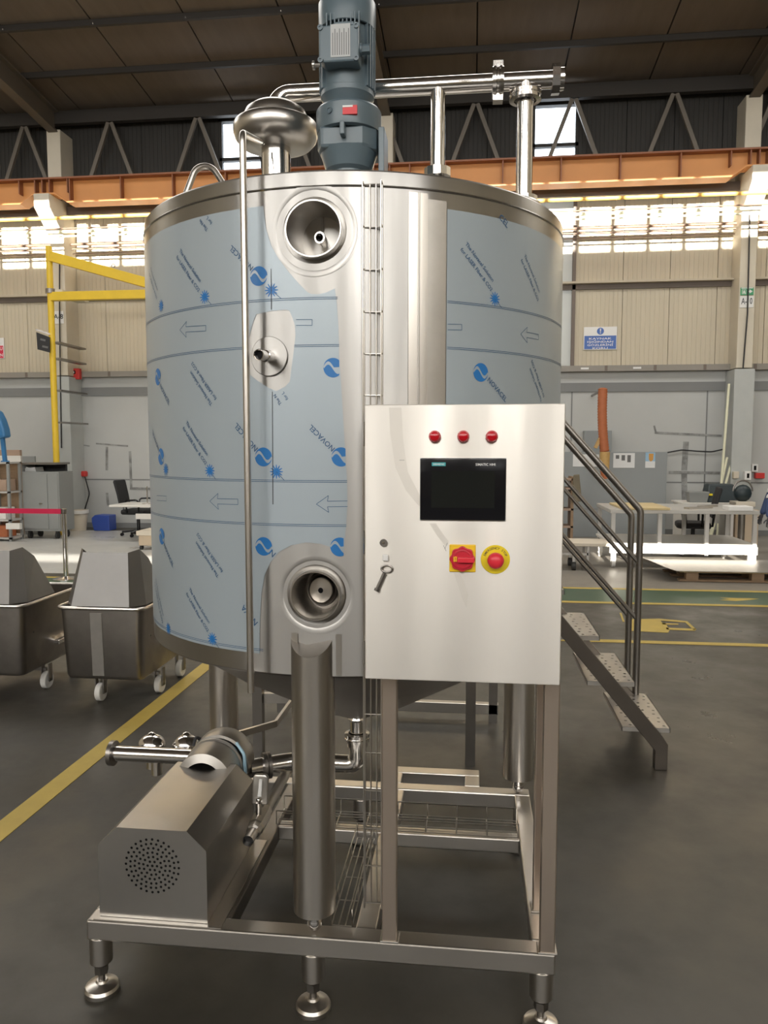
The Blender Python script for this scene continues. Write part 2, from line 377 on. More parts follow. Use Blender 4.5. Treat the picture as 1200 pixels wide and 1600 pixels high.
# far wall
wz = dict(belt0=P(950, 581, WF).z, belt1=P(950, 572, WF).z, band0=P(950, 612, WF).z, band1=P(950, 598, WF).z, rail0=P(1000, 451, WF).z, rail1=P(1000, 440, WF).z)
ZC = P(1000, 258, WF).z                        # height above which the wall panels take the dark colour
WINX = [(P(343, 230, WF).x, P(411, 230, WF).x), (P(832, 200, WF).x, P(904, 200, WF).x)]
ZW0, ZW1 = P(860, 252, WF).z, P(860, 160, WF).z
wall = MB().box(HX0, HX1, WF, WF+.25, 0, wz['belt0']).build('wall_far', 'wall_grey', kind='structure')
xs = [HX0]+[v for w in WINX for v in w]+[HX1]
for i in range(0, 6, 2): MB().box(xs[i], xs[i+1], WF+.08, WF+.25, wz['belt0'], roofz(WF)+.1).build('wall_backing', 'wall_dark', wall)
j0 = P(972, 500, WF).x; pw = P(1045, 500, WF).x-j0
pan = None
cells = []
for a, b in ((xs[0], xs[1]), (xs[2], xs[3]), (xs[4], xs[5])):
    e = [a]+[j0+k*pw for k in range(-30, 30) if a+.12 < j0+k*pw < b-.12]+[b]
    cells += list(zip(e, e[1:]))
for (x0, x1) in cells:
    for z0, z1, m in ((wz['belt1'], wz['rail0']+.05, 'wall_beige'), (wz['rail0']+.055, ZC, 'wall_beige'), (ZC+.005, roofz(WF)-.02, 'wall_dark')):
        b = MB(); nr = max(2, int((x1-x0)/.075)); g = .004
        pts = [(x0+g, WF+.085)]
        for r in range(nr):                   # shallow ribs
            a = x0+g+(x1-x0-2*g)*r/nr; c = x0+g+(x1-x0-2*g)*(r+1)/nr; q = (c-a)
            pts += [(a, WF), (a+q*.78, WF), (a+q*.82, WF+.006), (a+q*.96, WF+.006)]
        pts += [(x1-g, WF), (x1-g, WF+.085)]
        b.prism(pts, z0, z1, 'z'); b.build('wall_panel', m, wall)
for i in range(int((HX1-HX0)/2.4)+1):           # cast joints of the painted lower wall
    x = HX0+.9+i*2.4
    MB().box(x-.012, x+.012, WF-.004, WF+.01, .12, wz['band0']).build('wall_joint', 'wall_band', wall)
MB().box(HX0, HX1, WF-.03, WF+.02, wz['band0'], wz['band1']).build('wall_band', 'wall_band', wall)  # dark strip: shadow of the wall ledge put into the colour
MB().box(HX0, HX1, WF-.004, WF+.02, .95, .975).build('wall_joint', 'wall_band', wall)
MB().box(HX0, HX1, WF-.02, WF+.02, 0, .1).build('baseboard_far', 'wall_band', kind='structure')
M['stain'] = mat('stain', (.17, .17, .165), .7, 0, var=.8, scale=6, dark=1, col2=(.40, .41, .40))
for (x0, y0), (x1, y1), w in (((118, 694), (140, 697), .025), ((150, 693), (200, 697), .03), ((167, 698), (167, 735), .05), ((203, 705), (205, 762), .05), ((203, 763), (238, 764), .05), ((167, 770), (169, 790), .05),
                              ((1023, 676), (1128, 681), .04), ((1072, 690), (1069, 735), .10), ((1069, 740), (1070, 790), .10), ((1045, 738), (1125, 739), .05), ((1022, 665), (1025, 676), .03)):
    MB().bar(P(x0, y0, WF-.004), P(x1, y1, WF-.004), .006, w, (0, 0, 1) if abs(x1-x0) > abs(y1-y0) else (1, 0, 0)).build('wall_stain', 'stain', wall)
# trunking with its couplings
trunk = MB().box(HX0, HX1, WF-.14, WF+.01, wz['belt0'], wz['belt1']).build('trim_1', 'belt', kind='structure'); tag(trunk, 'brown-grey cable trunking along the far wall')
c0 = None
for i in range(28):
    x = HX0+.4+i*.86
    if c0 is None: c0 = MB().box(x-.025, x+.025, WF-.146, WF-.138, wz['belt0']+.005, wz['belt1']-.005).build('coupling', 'ledge_under', trunk); xx = x
    else: dup_part(c0, (x-xx, 0, 0))
for px in (912, 993): 
    x = P(px, 577, WF).x; MB().box(x-.07, x+.07, WF-.145, WF-.139, wz['belt0']+.035, wz['belt1']-.035).build('sticker', 'label_white', trunk)
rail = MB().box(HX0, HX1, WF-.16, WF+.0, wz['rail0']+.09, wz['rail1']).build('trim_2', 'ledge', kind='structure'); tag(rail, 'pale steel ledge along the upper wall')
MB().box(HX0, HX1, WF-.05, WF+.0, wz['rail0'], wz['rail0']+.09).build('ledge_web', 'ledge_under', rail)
# windows: clear light above the crane beam, fibreglass strip below
for i, (x0, x1) in enumerate(WINX):
    w = thing('window_%d' % (i+1), ((x0+x1)/2, WF, ZW0), kind='structure')
    for a, b, c, d in ((x0, x1, ZW0, ZW0+.05), (x0, x1, ZW1-.05, ZW1), (x0, x0+.05, ZW0, ZW1), (x1-.05, x1, ZW0, ZW1), (x0, x1, ZW0+.25, ZW0+.31)):
        MB().box(a, b, WF-.01, WF+.09, c, d).build('window_frame', 'wall_dark', w)
    MB().box(x0+.05, x1-.05, WF+.03, WF+.036, ZW0+.05, ZW1-.05).build('pane', 'glass', w)
    MB().box(x0, x1, WF+.02, WF+.03, wz['belt1'], ZW0).build('fibreglass_strip', 'frosted', w)
    for z in (wz['rail1']+.9,): MB().box(x0, x1, WF-.01, WF+.02, z, z+.04).build('strip_joint', 'ledge', w)
    MB().box(x0, x1, WF+.0, WF+.25, ZW1, roofz(WF)+.1).build('lintel', 'wall_dark', w)
    MB().box(x1-.06, x1, WF-.05, WF+.02, wz['belt1'], ZW0).build('strip_edge', 'ledge_under', w)
# the other walls, mostly behind the camera
wl = MB().box(HX0-.2, HX0, HY0, WF+.3, 0, 11).build('wall_left', 'wall_beige', kind='structure')
wr = MB().box(HX1, HX1+.2, HY0, WF+.3, 0, 11).build('wall_right', 'wall_beige', kind='structure')
x0, x1, z0, z1 = BACKWIN
wb = MB()
c0_, c1_ = CLERE; (ga0, ga1, gz0, gz1), (gb0, gb1, gw0, gw1) = GAPS
for a, b, c, d in ((HX0, ga0, 0, z0), (ga0, ga1, 0, gz0), (ga0, ga1, gz1, z0), (ga1, gb0, 0, z0), (gb0, gb1, 0, gw0), (gb0, gb1, gw1, z0), (gb1, HX1, 0, z0),
                   (HX0, HX1, z1, c0_), (HX0, HX1, c1_, 11), (HX0, x0, z0, z1), (x1, HX1, z0, z1)): wb.box(a, b, HY0-.2, HY0, c, d)
wb = wb.build('wall_back', 'wall_beige', kind='structure')
for i in range(8): MB().box(x0+(x1-x0)*i/7-.42, x0+(x1-x0)*i/7+.42, HY0-.11, HY0-.02, z0, z1).build('window_post', 'column', wb)  # unseen piers, made wide to give light and dark streaks on the steel
MB().box(x0, x1, HY0-.10, HY0-.06, (z0+z1)/2-.06, (z0+z1)/2+.06).build('window_rail', 'column', wb)
MB().box(x0, x1, HY0-.17, HY0-.15, z0, z1).build('sun_block_pane', 'label_white', wb)  # opaque pane added behind the lamp to keep the sun out
dx = (WF-HY0)*math.tan(SAZ); xph = P(1068, 380, WF).x-dx; pit = P(1072, 380, WF).x-P(1016, 380, WF).x; bar = None
for k in range(-40, 40):
    x = xph+k*pit
    if HX0+.1 < x < HX1-.1:
        if bar is None: bar = MB().box(x-.05, x+.05, HY0-.12, HY0-.08, c0_, c1_).build('clerestory_bar', 'column', wb); xx = x
        else: dup_part(bar, (x-xx, 0, 0))

# columns with crane corbels
YC = 14.15
zc1 = P(1180, 257, 13.66).z; zc0 = zc1-.25; BY = 13.88
for i, x in enumerate(COLX):
    t = thing('column', (x, YC+.3, 0), 'trim', None, None)
    t.name = 'trim_%d' % (i+3); t['kind'] = 'structure'; t['label'] = 'pale concrete column against the far wall, '+('next bay right of A-10', 'marked A-10', 'hidden behind the tank', 'marked A-8', 'next bay left of A-8')[i]
    MB().box(x-.135, x+.135, YC, WF+.05, wz['belt0'], roofz(YC)-.5).build('shaft', 'column', t, bevel=.012)
    MB().box(x-.17, x+.17, YC-.04, WF+.05, 0, wz['belt0']-.02).build('base_shaft', 'column_grey', t, bevel=.012)
    MB().prism([(YC+.02, zc0-.42), (YC+.02, zc1), (13.66, zc1), (13.66, zc1-.24)], x-.15, x+.15, 'x').build('corbel', 'corbel', t, bevel=.01)
# crane runway beam
cb = thing('crane_beam', (0, BY, P(500, 300, BY).z), 'orange crane runway beam on concrete corbels below the roof', 'crane beam')
zb0, zb1 = P(0, 322, BY).z, P(0, 288, BY).z
bot = [(HX0+.02, zb0)]
for cx in sorted(COLX):
    if HX0+.6 < cx < HX1-.6: bot += [(cx-.46, zb0), (cx-.22, zc1+.03), (cx+.22, zc1+.03), (cx+.46, zb0)]
bot.append((HX1-.02, zb0))
MB().prism(bot+[(HX1-.02, zb1), (HX0+.02, zb1)], BY-.02, BY+.02, 'y').build('web', 'crane_orange', cb)
MB().box(HX0+.02, HX1-.02, BY-.17, BY+.17, zb1, zb1+.03).build('top_flange', 'crane_dark', cb)
for p, q in zip(bot, bot[1:]): MB().hexa([(p[0], BY-.15, p[1]-.03), (q[0], BY-.15, q[1]-.03), (q[0], BY+.15, q[1]-.03), (p[0], BY+.15, p[1]-.03), (p[0], BY-.15, p[1]), (q[0], BY-.15, q[1]), (q[0], BY+.15, q[1]), (p[0], BY+.15, p[1])]).build('bottom_flange', 'crane_orange', cb)
MB().box(HX0+.02, HX1-.02, BY-.03, BY+.03, zb1+.03, zb1+.06).build('rail', 'crane_dark', cb)
st = None; ph = P(967, 270, BY).x
for x in [ph+.98*k for k in range(-20, 12)]:
    if not HX0+.2 < x < HX1-.2 or any(abs(x-c) < .5 for c in COLX): continue
    if st is None: st = MB().box(x-.01, x+.01, BY-.15, BY-.02, zb0, zb1).build('stiffener', 'crane_dark', cb); xx = x
    else: dup_part(st, (x-xx, 0, 0))
st = None
for x in [cx+d for cx in COLX for d in (-.16, -.02, .12)]+[cx+d for cx in COLX for d in (-.47, .47)]:
    if not HX0+.2 < x < HX1-.2: continue
    if st is None: st = MB().box(x-.01, x+.01, BY-.15, BY-.02, zc1+.03, zb1).build('stiffener', 'crane_dark', cb); xx = x
    else: dup_part(st, (x-xx, 0, 0))
# horizontal girt below the crane beam
b = MB().box(HX0, HX1, WF-.3, WF-.06, P(1000, 306, WF-.2).z, P(1000, 292, WF-.2).z).build('trim_9', 'ledge_under', kind='structure'); tag(b, 'dark steel girt on the far wall below the crane beam')
# lattice of the eaves truss
tr = thing('eaves_truss', (0, WF-.26, P(600, 270, WF-.26).z), 'grey zigzag steel truss under the eaves of the far wall', 'truss')
zt0, zt1 = ZC-.05, zt+.015
MB().box(HX0+.05, HX1-.05, WF-.3, WF-.22, zt0-.04, zt0+.03).build('bottom_chord', 'truss', tr)
ap = P(172, 195, WF-.26).x; stp = P(309, 190, WF-.26).x-ap
for k in range(-4, 12):
    x = ap+k*stp
    if x > HX1-1: break
    if x < HX0+.6: continue
    for s in (-1, 1): MB().bar((x+s*.03, WF-.26, zt1), (x+s*.46, WF-.26, zt0), .07, .06, (0, 1, 0)).build('diagonal', 'truss', tr)
# service pipes along the wall
for y1000, yy, r, m, lb in ((308, 13.55, .030, 'pipe_yellow', 'yellow gas pipe, highest of the pipes along the far wall'), (326, 13.55, .012, 'pipe_brown', 'thin dark pipe passing in front of the columns just under the yellow pipe'),
                   (331.5, 13.6, .026, 'pipe_white', 'pale cream pipe passing in front of the columns, lower than the thin dark pipe'), (339.5, 13.6, .015, 'pipe_white', 'thin pale pipe, lowest of those passing in front of the columns'),
                   (354, 14.42, .024, 'pipe_brown', 'thick brown pipe on the wall crossing the sunlit patches'), (362, 14.45, .015, 'pipe_brown', 'medium brown pipe on the wall just under the thick brown pipe'), (370, 14.48, .009, 'pipe_brown', 'thin brown conduit on the wall, lowest of the pipes over the sunlit patches')):
    p = P(1000, y1000, yy)
    MB().cyl((HX0, yy, p.z), (HX1, yy, p.z), r, 10).build('wall_pipe', m, None, lb, 'pipe', 'pipes along the far wall')

# ================================================================== THE TANK
TC, TR = Vector((-.415, 2.724)), .707
def cylhit(px, py, R=TR):                      # pixel -> (u, z) on the unrolled tank wall, u = 0 at the front
    d = ray(px, py); ox, oy = -TC.x, -TC.y
    a = d.x**2+d.y**2; b = ox*d.x+oy*d.y; c = ox*ox+oy*oy-R*R
    disc = max(0, b*b-a*c); s = (-b-math.sqrt(disc))/a
    p = CAM+d*s; return Vector((R*(math.atan2(p.y-TC.y, p.x-TC.x)+math.pi/2), p.z))
def onwall(u, z, h=0.0):
    t = u/TR-math.pi/2; r = TR+h; return Vector((TC.x+r*math.cos(t), TC.y+r*math.sin(t), z))
def sheet(name, m, parent, vf, h, label=None, step=.03, kind=None):   # 2-D shape laid round the tank wall
    v, f = vf; off = origin(parent)
    bm = bmesh.new(); vv = [bm.verts.new((q[0], q[1], 0)) for q in v]
    for q in f:
        try: bm.faces.new([vv[i] for i in q])
        except ValueError: pass
    if step:
        u0 = min(q[0] for q in v); u1 = max(q[0] for q in v)
        for k in range(math.ceil(u0/step), int(u1/step)+1):
            bmesh.ops.bisect_plane(bm, geom=bm.verts[:]+bm.edges[:]+bm.faces[:], plane_co=(k*step, 0, 0), plane_no=(1, 0, 0), dist=1e-5)
    me = D.meshes.new(name); uv = [(w.co.x, w.co.y) for w in bm.verts]
    for w in bm.verts: w.co = onwall(w.co.x, w.co.y, h)-off
    bm.to_mesh(me); bm.free()
    nrm = [(onwall(a, b, 1)-onwall(a, b, 0)).normalized() for a, b in uv]
    for p in me.polygons: p.use_smooth = True
    flip = [p.index for p in me.polygons if p.normal.dot(nrm[p.vertices[0]]) < 0]
    if len(flip) > len(me.polygons)/2: me.flip_normals()
    me.normals_split_custom_set_from_vertices(nrm)
    me.materials.append(M[m]); o = D.objects.new(name, me); COL.objects.link(o); o.parent = parent
    return tag(o, label, None, None, kind)

ZB, ZT = cylhit(553, 1057).y, cylhit(553, 290).y
tank = thing('mixing_tank', (TC.x, TC.y, 0), 'large round stainless steel tank half covered in blue protective film', 'tank')
UPP, LOP = cylhit(491, 360), cylhit(494, 929)
UL = TR*math.pi
front = [(-1.3, ZB), (1.3, ZB), (1.3, ZT), (-1.3, ZT)]
sheet('shell', 'shell_steel', tank, fill2d([front, circ(*UPP, .085, 40), circ(*LOP, .082, 40)]), 0)
sheet('shell_rear', 'shell_steel', tank, fill2d([[(1.3, ZB), (2*UL-1.3, ZB), (2*UL-1.3, ZT), (1.3, ZT)]]), 0)
# rolled top edge, cone roof, dished bottom
MB().lathe([(TR, ZT), (TR-.0005, ZT+.02), (TR-.002, ZT+.037), (TR-.006, ZT+.042), (TR-.015, ZT+.045), (TR-.09, ZT+.06), (.3, ZT+.11), (.0, ZT+.13)], (TC.x, TC.y, 0), n=96).build('roof', 'shell_steel', tank, sharp=28)
MB().lathe([(TR+.001, ZT-.003), (TR+.0035, ZT), (TR+.001, ZT+.003)], (TC.x, TC.y, 0), n=96).build('weld_seam', 'polished', tank)
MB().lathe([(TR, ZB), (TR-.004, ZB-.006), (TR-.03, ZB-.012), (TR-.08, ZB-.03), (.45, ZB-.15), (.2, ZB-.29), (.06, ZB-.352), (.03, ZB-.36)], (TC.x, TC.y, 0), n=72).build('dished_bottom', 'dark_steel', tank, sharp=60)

def cut(px_list): return [tuple(cylhit(*p)) for p in px_list]
# --- films
zft = cylhit(412, 322).y; zfb = cylhit(400, 1021).y
edge = cut([(412, 322), (413, 335), (416, 358), (424, 384), (436, 405), (452, 426), (468, 444), (481, 457), (487, 459.5), (497, 460), (510, 457), (523, 451), (526, 470), (529, 510), (530, 560), (533, 600), (536, 650), (539, 700), (542, 745), (543, 785), (541, 820), (538, 850), (535.5, 869),
            (527, 861), (515, 854), (500, 849.5), (478, 847.5), (455, 852), (437, 862), (423, 878), (414, 898), (409, 925), (407, 960), (406, 990), (406, 1021)])
left_out = [(-1.55, zfb), (-1.55, zft)]
hole = cut([(401, 491), (425, 486), (446, 484), (452, 485), (457, 496), (461, 509), (462, 524), (459, 550), (455, 580), (453, 596), (446, 604), (432, 611), (420, 606), (400, 593), (386, 582), (386, 568), (389, 545), (389, 528), (393, 513), (397, 500)])
film = sheet('protective_film', 'film', tank, fill2d([[tuple(edge[0])]+edge[1:]+left_out, hole]), .0012, 'pale blue printed film peeled away round the ports')
xR = cylhit(698, 400).x; zRt = cylhit(699, 327).y
film2 = sheet('protective_film', 'film', tank, fill2d([[(xR, zfb), (1.6, zfb), (1.6, zRt), (xR, zRt)]]), .0012, 'pale blue printed film on the right side of the wall')
# --- bare strips and the vertical seam right of the tray
u0, u1 = cylhit(638, 420).x, cylhit(668, 420).x
sheet('seam_strip', 'steel_v', tank, fill2d([[(u0, ZB), (u1, ZB), (u1, ZT-.01), (u0, ZT-.01)]]), .0018)
uw = cylhit(654, 420).x
MB().tube([onwall(uw, ZB, .002), onwall(uw, ZT-.01, .002)], .003, 8).build('weld_seam', 'bead_steel', tank)
u0, u1 = cylhit(668, 420).x, cylhit(697, 420).x
sheet('sheet_overlap', 'bead_steel', tank, fill2d([[(u0, ZB), (u1, ZB), (u1, zRt+.02), (u0, zRt+.02)]]), .0010)

# --- printing on the film
PH = .0022
FA = lambda px: film if px < 600 else film2
def wtext(s, a, b, m, size=None, parent=None):       # lettering from pixel a to pixel b round the wall
    A, B = cylhit(*a), cylhit(*b); e = (B-A); L = e.length; e.normalize(); nrm = Vector((-e.y, e.x))
    v, f, w = text2d(s); k = L/w
    sheet('printed_text', m, parent or FA(a[0]), ([tuple(A+e*(q.x*k)+nrm*(q.y*(size or k)-.002)) for q in v], f), PH, step=0)
def slogan(a, b, up=False, cutoff=None, one=False):
    t1, t2 = 'The Novacel Solution', 'for LASER Fiber & CO2'
    A, B = cylhit(*a), cylhit(*b); e = (B-A).normalized(); L = (B-A).length; nrm = Vector((-e.y, e.x))
    for i, s in enumerate((t1, t2)):
        if cutoff: s = s[:cutoff[i]]
        v, f, w = text2d(s); wf = text2d((t1, t2)[i])[2]; k = .0205*1.0
        kx = .92*L/text2d(t1)[2]
        o = A-nrm*(.0225*i)
        sheet('printed_text', 'print_dark', FA(a[0]), ([tuple(o+e*(q.x*kx)+nrm*(q.y*kx*1.0)) for q in v], f), PH, step=0)
def star(px, py, leader=True):
    c = cylhit(px, py); pts = []
    for i in range(24):
        a = 2*math.pi*i/24
        if i % 2 == 0: pts += [(c.x+.019*math.cos(a-.05), c.y+.019*math.sin(a-.05)), (c.x+.019*math.cos(a+.05), c.y+.019*math.sin(a+.05))]
        else: pts.append((c.x+.0085*math.cos(a), c.y+.0085*math.sin(a)))
    sheet('printed_star', 'print_blue', FA(px), fill2d([pts]), PH, step=0)
def logo(px, py, rad=.0255, flip=False, clip=None):
    c = cylhit(px, py); pr = FA(px)
    def xy(r, a): return (r*math.cos(a), r*math.sin(a))
    # the disc split by the wavy pale stroke of the letter
    k = 20; w = .17; up = []
    t0_ = .17
    wave = lambda x: .48*math.sin(math.pi*(x+1)*1.0)*(1 if abs(x) < 1 else 0)
    a0, a1 = R_(172), R_(-4)
    up = [xy(1, a0+(a1-a0)*i/k) for i in range(k+1)]
    for i in range(k+1):
        x = .93-1.86*i/k; up.append((x, min(wave(x)+w, math.sqrt(max(0, 1-x*x))-.02)))
    for s in (1, -1):
        pts = [(c.x+s*q[0]*rad, c.y+s*q[1]*rad) for q in up]
        if clip is not None: pts = [(min(q[0], clip), q[1]) for q in pts]
        sheet('printed_logo', 'print_blue', pr, fill2d([pts]), PH, step=0)
def arrow(tip, tail, full=True, head=True):
    T, A = cylhit(*tip), cylhit(*tail); e = (A-T); L = e.length; e.normalize(); n = Vector((-e.y, e.x)); w = .0014
    pts = [(0, 0), (.033, .0225), (.030, .0075), (L, .0075), (L, -.0075), (.030, -.0075), (.033, -.0225)] if head else [(0, .0075), (L, .0075), (L, -.0075), (0, -.0075)]
    P2 = [T+e*p[0]+n*p[1] for p in pts]
    b = []
    for i in range(len(P2)):
        if not head and i == 3: continue
        if not full and head and i == 3: continue
        a, c = P2[i], P2[(i+1) % len(P2)]; d = (c-a).normalized(); q = Vector((-d.y, d.x))*w*.5
        b.append([tuple(a-q), tuple(c-q), tuple(c+q), tuple(a+q)])
    v, f = [], []
    for q in b: f.append(tuple(range(len(v), len(v)+4))); v += q
    sheet('printed_arrow', 'print_dark', FA(tip[0]), (v, f), PH, step=.03)
lines = [cylhit(500, y).y for y in (466, 540, 752, 821)]
def uedge(z):                                        # right edge of the left film at this height
    pts = [p for p in edge]
    best = max((p[0] for p in pts if abs(p[1]-z) < .05), default=0); return best
for i, z in enumerate(lines+[zfb+.012]):
    uu = cylhit(528 if i == 0 else 530 if i == 1 else 541.5 if i == 2 else 540 if i == 3 else 405, 500).x
    for dz in (-.0022, .0022):
        segs = [(-1.5, uu)]
        if i == 1: segs = [(-1.5, cylhit(389.5, 540).x), (cylhit(460, 540).x, uu)]
        for a, b in segs: sheet('printed_line', 'print_dark', film, ([(a, z+dz-.0007), (b, z+dz-.0007), (b, z+dz+.0007), (a, z+dz+.0007)], [(0, 1, 2, 3)]), PH)
    if i < 2:
        for dz in (-.0022, .0022): sheet('printed_line', 'print_dark', film2, ([(xR+.002, z+dz-.0007), (1.5, z+dz-.0007), (1.5, z+dz+.0007), (xR+.002, z+dz+.0007)], [(0, 1, 2, 3)]), PH)
slogan((281, 393), (316, 446)); star(320.6, 464); slogan((236, 420), (248, 458)); star(252.6, 478)
slogan((326, 358), (292, 312), cutoff=(6, 5))
logo(404.7, 431.6); wtext('NOVACEL', (396, 418), (362, 384), 'print_dark'); star(424.5, 453.6)
slogan((333, 631), (297, 575)); logo(247.5, 589); wtext('NOVACEL', (251, 604), (265, 633), 'print_dark')
slogan((441, 631), (405, 575), cutoff=(5, 5))
logo(520.5, 574.6, clip=cylhit(530.3, 575).x)
arrow((282, 515.7), (322.5, 513)); arrow((463, 504), (488, 504), head=False)
slogan((291, 661), (327, 717)); star(328.6, 735.4); logo(252.4, 713.5); wtext('NOVACEL', (249, 700), (239.5, 672), 'print_dark'); star(260, 733.6)
logo(412, 714); wtext('NOVACEL', (403, 701), (370, 661), 'print_dark'); star(432.4, 737)
logo(533, 714, clip=cylhit(540, 714).x); wtext('NOVACEL', (523, 701), (486, 664), 'print_dark')
arrow((328.6, 783), (372.5, 784)); arrow((494.5, 787.6), (543, 787), full=False); arrow((246, 778), (261, 779), head=False)
logo(253.6, 838); wtext('NOVACEL', (257, 852), (271, 886), 'print_dark')
logo(412.5, 853.6); wtext('N', (421, 864), (427, 870), 'print_dark'); logo(531, 854.5, clip=cylhit(537, 854).x)
slogan((343, 899.5), (305.5, 841)); slogan((296, 921), (330, 979)); star(332.5, 998); slogan((244, 905), (257, 968)); star(264, 982)
wtext('NOVA', (403, 973), (381, 945), 'print_dark')
slogan((726, 382), (772, 446)); star(772.5, 467); slogan((818, 400), (843, 463))
wtext('CEL', (779, 340), (792, 356), 'print_dark'); arrow((812.7, 522), (840.4, 526.7)); arrow((699, 511), (721, 511.5), head=False)
logo(750.6, 582); wtext('NOVACEL', (761, 594), (789, 628), 'print_dark'); slogan((846, 626), (826, 570))
for (sx, sy), (lx, ly) in (((424.5, 453.6), (440, 467)), ((320.6, 464), (331, 476)), ((432.4, 737), (445, 751)), ((328.6, 735.4), (338, 749)), ((772.5, 467), (783, 481)), ((332.5, 998), (343, 1012))):
    A, B = cylhit(sx, sy), cylhit(lx, ly); q = Vector((.0006, .0006))
    sheet('printed_line', 'print_dark', FA(sx), ([tuple(A-q), tuple(B-q), tuple(B+q), tuple(A+q)], [(0, 1, 2, 3)]), PH, step=0)
for a, b in (((424, 420), (424.5, 484)), ((426, 612), (427, 788))):
    A, B = cylhit(*a), cylhit(*b); sheet('pen_line', 'pen', film, ([(A.x-.0008, A.y), (B.x-.0012, B.y), (B.x+.0012, B.y), (A.x+.0008, A.y)], [(0, 1, 2, 3)]), PH, step=0)

# --- ports let into the wall
def port(c, prof, n=48):
    b = MB(); vs = []
    for r, h in prof:
        for k in range(n):
            a = 2*math.pi*k/n; vs.append(onwall(c.x+r*math.cos(a), c.y+r*math.sin(a), h))
    m = len(prof); return b.add(vs, [(i*n+k, i*n+(k+1) % n, (i+1)*n+(k+1) % n, (i+1)*n+k) for i in range(m-1) for k in range(n)])
for c, rr, co, nm in ((UPP, .0735, .104, 'upper'), (LOP, .068, .094, 'lower')):
    pt = port(c, [(rr, -.012), (rr, .019), (rr-.001, .0205), (rr-.0045, .0205), (rr-.0055, .019), (rr-.0055, -.115)]).build('port_tube', 'steel', tank, sharp=25)
    port(c, [(co+.014, .0016), (co+.004, .0020), (co-.004, -.001), (co-.014, -.009), (rr+.006, -.012), (rr-.001, -.012)]).build('port_collar', 'shell_steel', pt, sharp=80)
    if nm == 'upper':
        port(c, [(rr-.004, -.115), (.02, -.115), (.0, -.115)]).build('port_floor', 'shell_steel', pt)
        port(c, [(.0165, -.115), (.0165, -.07), (.0155, -.068), (.0115, -.068), (.0105, -.072), (.0105, -.112)]).build('nozzle', 'polished', pt)
        port(c, [(.0105, -.1), (.0, -.1)]).build('nozzle_bore', 'black', pt)
        for s in (1, -1):
            b = MB().tube([onwall(c.x, c.y+s*.028, -.112), onwall(c.x, c.y+s*.066, -.112)], .0035, 8); b.build('weld_bead', 'bead_steel', pt)
    else:
        port(c, [(rr-.004, -.115), (.02, -.115), (.0, -.115)]).build('port_floor', 'dark_steel', pt)
        port(c, [(.052, -.115), (.05, -.085), (.047, -.078), (.041, -.082), (.036, -.09)]).build('gasket_ring', 'dark_steel', pt)
        port(c, [(.036, -.09), (.036, -.064), (.034, -.062), (.008, -.060), (.007, -.064)]).build('plug', 'steel', pt)
        port(c, [(.0078, -.0605), (.0, -.0605)]).build('plug_bore', 'black', pt)
# --- side nozzle with its round plate
nc = cylhit(421, 557)
pl = port(nc, [(.052, .0015), (.0525, .0045), (.051, .0055), (.03, .006), (.016, .0065)]).build('nozzle_plate', 'shell_steel', tank, sharp=20)
a = onwall(nc.x+.004, nc.y-.002, 0); b2 = P(404, 554, (onwall(nc.x, nc.y, .085)).y)
MB().tube([a, a.lerp(b2, .5), a.lerp(b2, .52), b2], [.016, .016, .0135, .0135], 20, caps=False).build('nozzle_pipe', 'polished', pl)
e = (b2-a).normalized(); MB().cyl(b2-e*.012, b2-e*.01, .013, 20).build('nozzle_bore', 'black', pl)
MB().lathe([(.0135, 0), (.0142, 0), (.0142, -.004), (.0115, -.001), (.0115, -.01)], b2, e, 20).build('nozzle_lip', 'polished', pl)
# --- legs
LEGS = [(P(492, 1450, 2.033).x, 2.033), (G(809, 1238, .238).x, G(809, 1238, .238).y), (P(350, 1100, 3.08).x, 3.08)]
ZF = .238                                          # top of the skid beams
for i, (x, y) in enumerate(LEGS):
    r = .0595; b = MB(); n = 40; vs = []
    zf = P(493, 1028, 1.975).z; zk = P(493, 996, 2.02).z
    for k in range(n):
        a = 2*math.pi*k/n; vx, vy = x+r*math.cos(a), y+r*math.sin(a)
        vs.append((vx, vy, ZF+.066))
    for k in range(n):
        a = 2*math.pi*k/n; vx, vy = x+r*math.cos(a), y+r*math.sin(a)
        zt_ = zf+(vy-(y-r))*(zk-zf)/.05 if i == 0 else ZB+.04
        vs.append((vx, vy, min(zt_, zk+.01)))
    b.add(vs, [(k, (k+1) % n, n+(k+1) % n, n+k) for k in range(n)]+[tuple(range(n-1, -1, -1)), tuple(range(n, 2*n))])
    lg = b.build('leg', 'steel_v', tank)
    MB().cyl((x, y, ZF+.03), (x, y, ZF+.07), .0215, 18).sphere((x, y, ZF+.0275), .0225, 18, (1, 1, 1.2)).build('leg_pin', 'polished', lg)
ua, ub, uc, ud = (cylhit(px, 1020).x for px in (456, 466, 525, 534))
za, zb_ = cylhit(490, 990).y, ZB+.004
for a, b in ((ua, ub), (uc, ud)): sheet('leg_pad', 'steel_v', tank, fill2d([[(a, zb_), (b, zb_), (b, za), (a, za)]]), .003)
# --- outlet below the tank
MB().lathe([(.032, ZB-.36), (.036, ZB-.37), (.026, ZB-.38), (.026, ZB-.45), (.04, ZB-.455), (.04, ZB-.475), (.026, ZB-.48)], (TC.x, TC.y, 0), n=24).build('outlet', 'polished', tank)
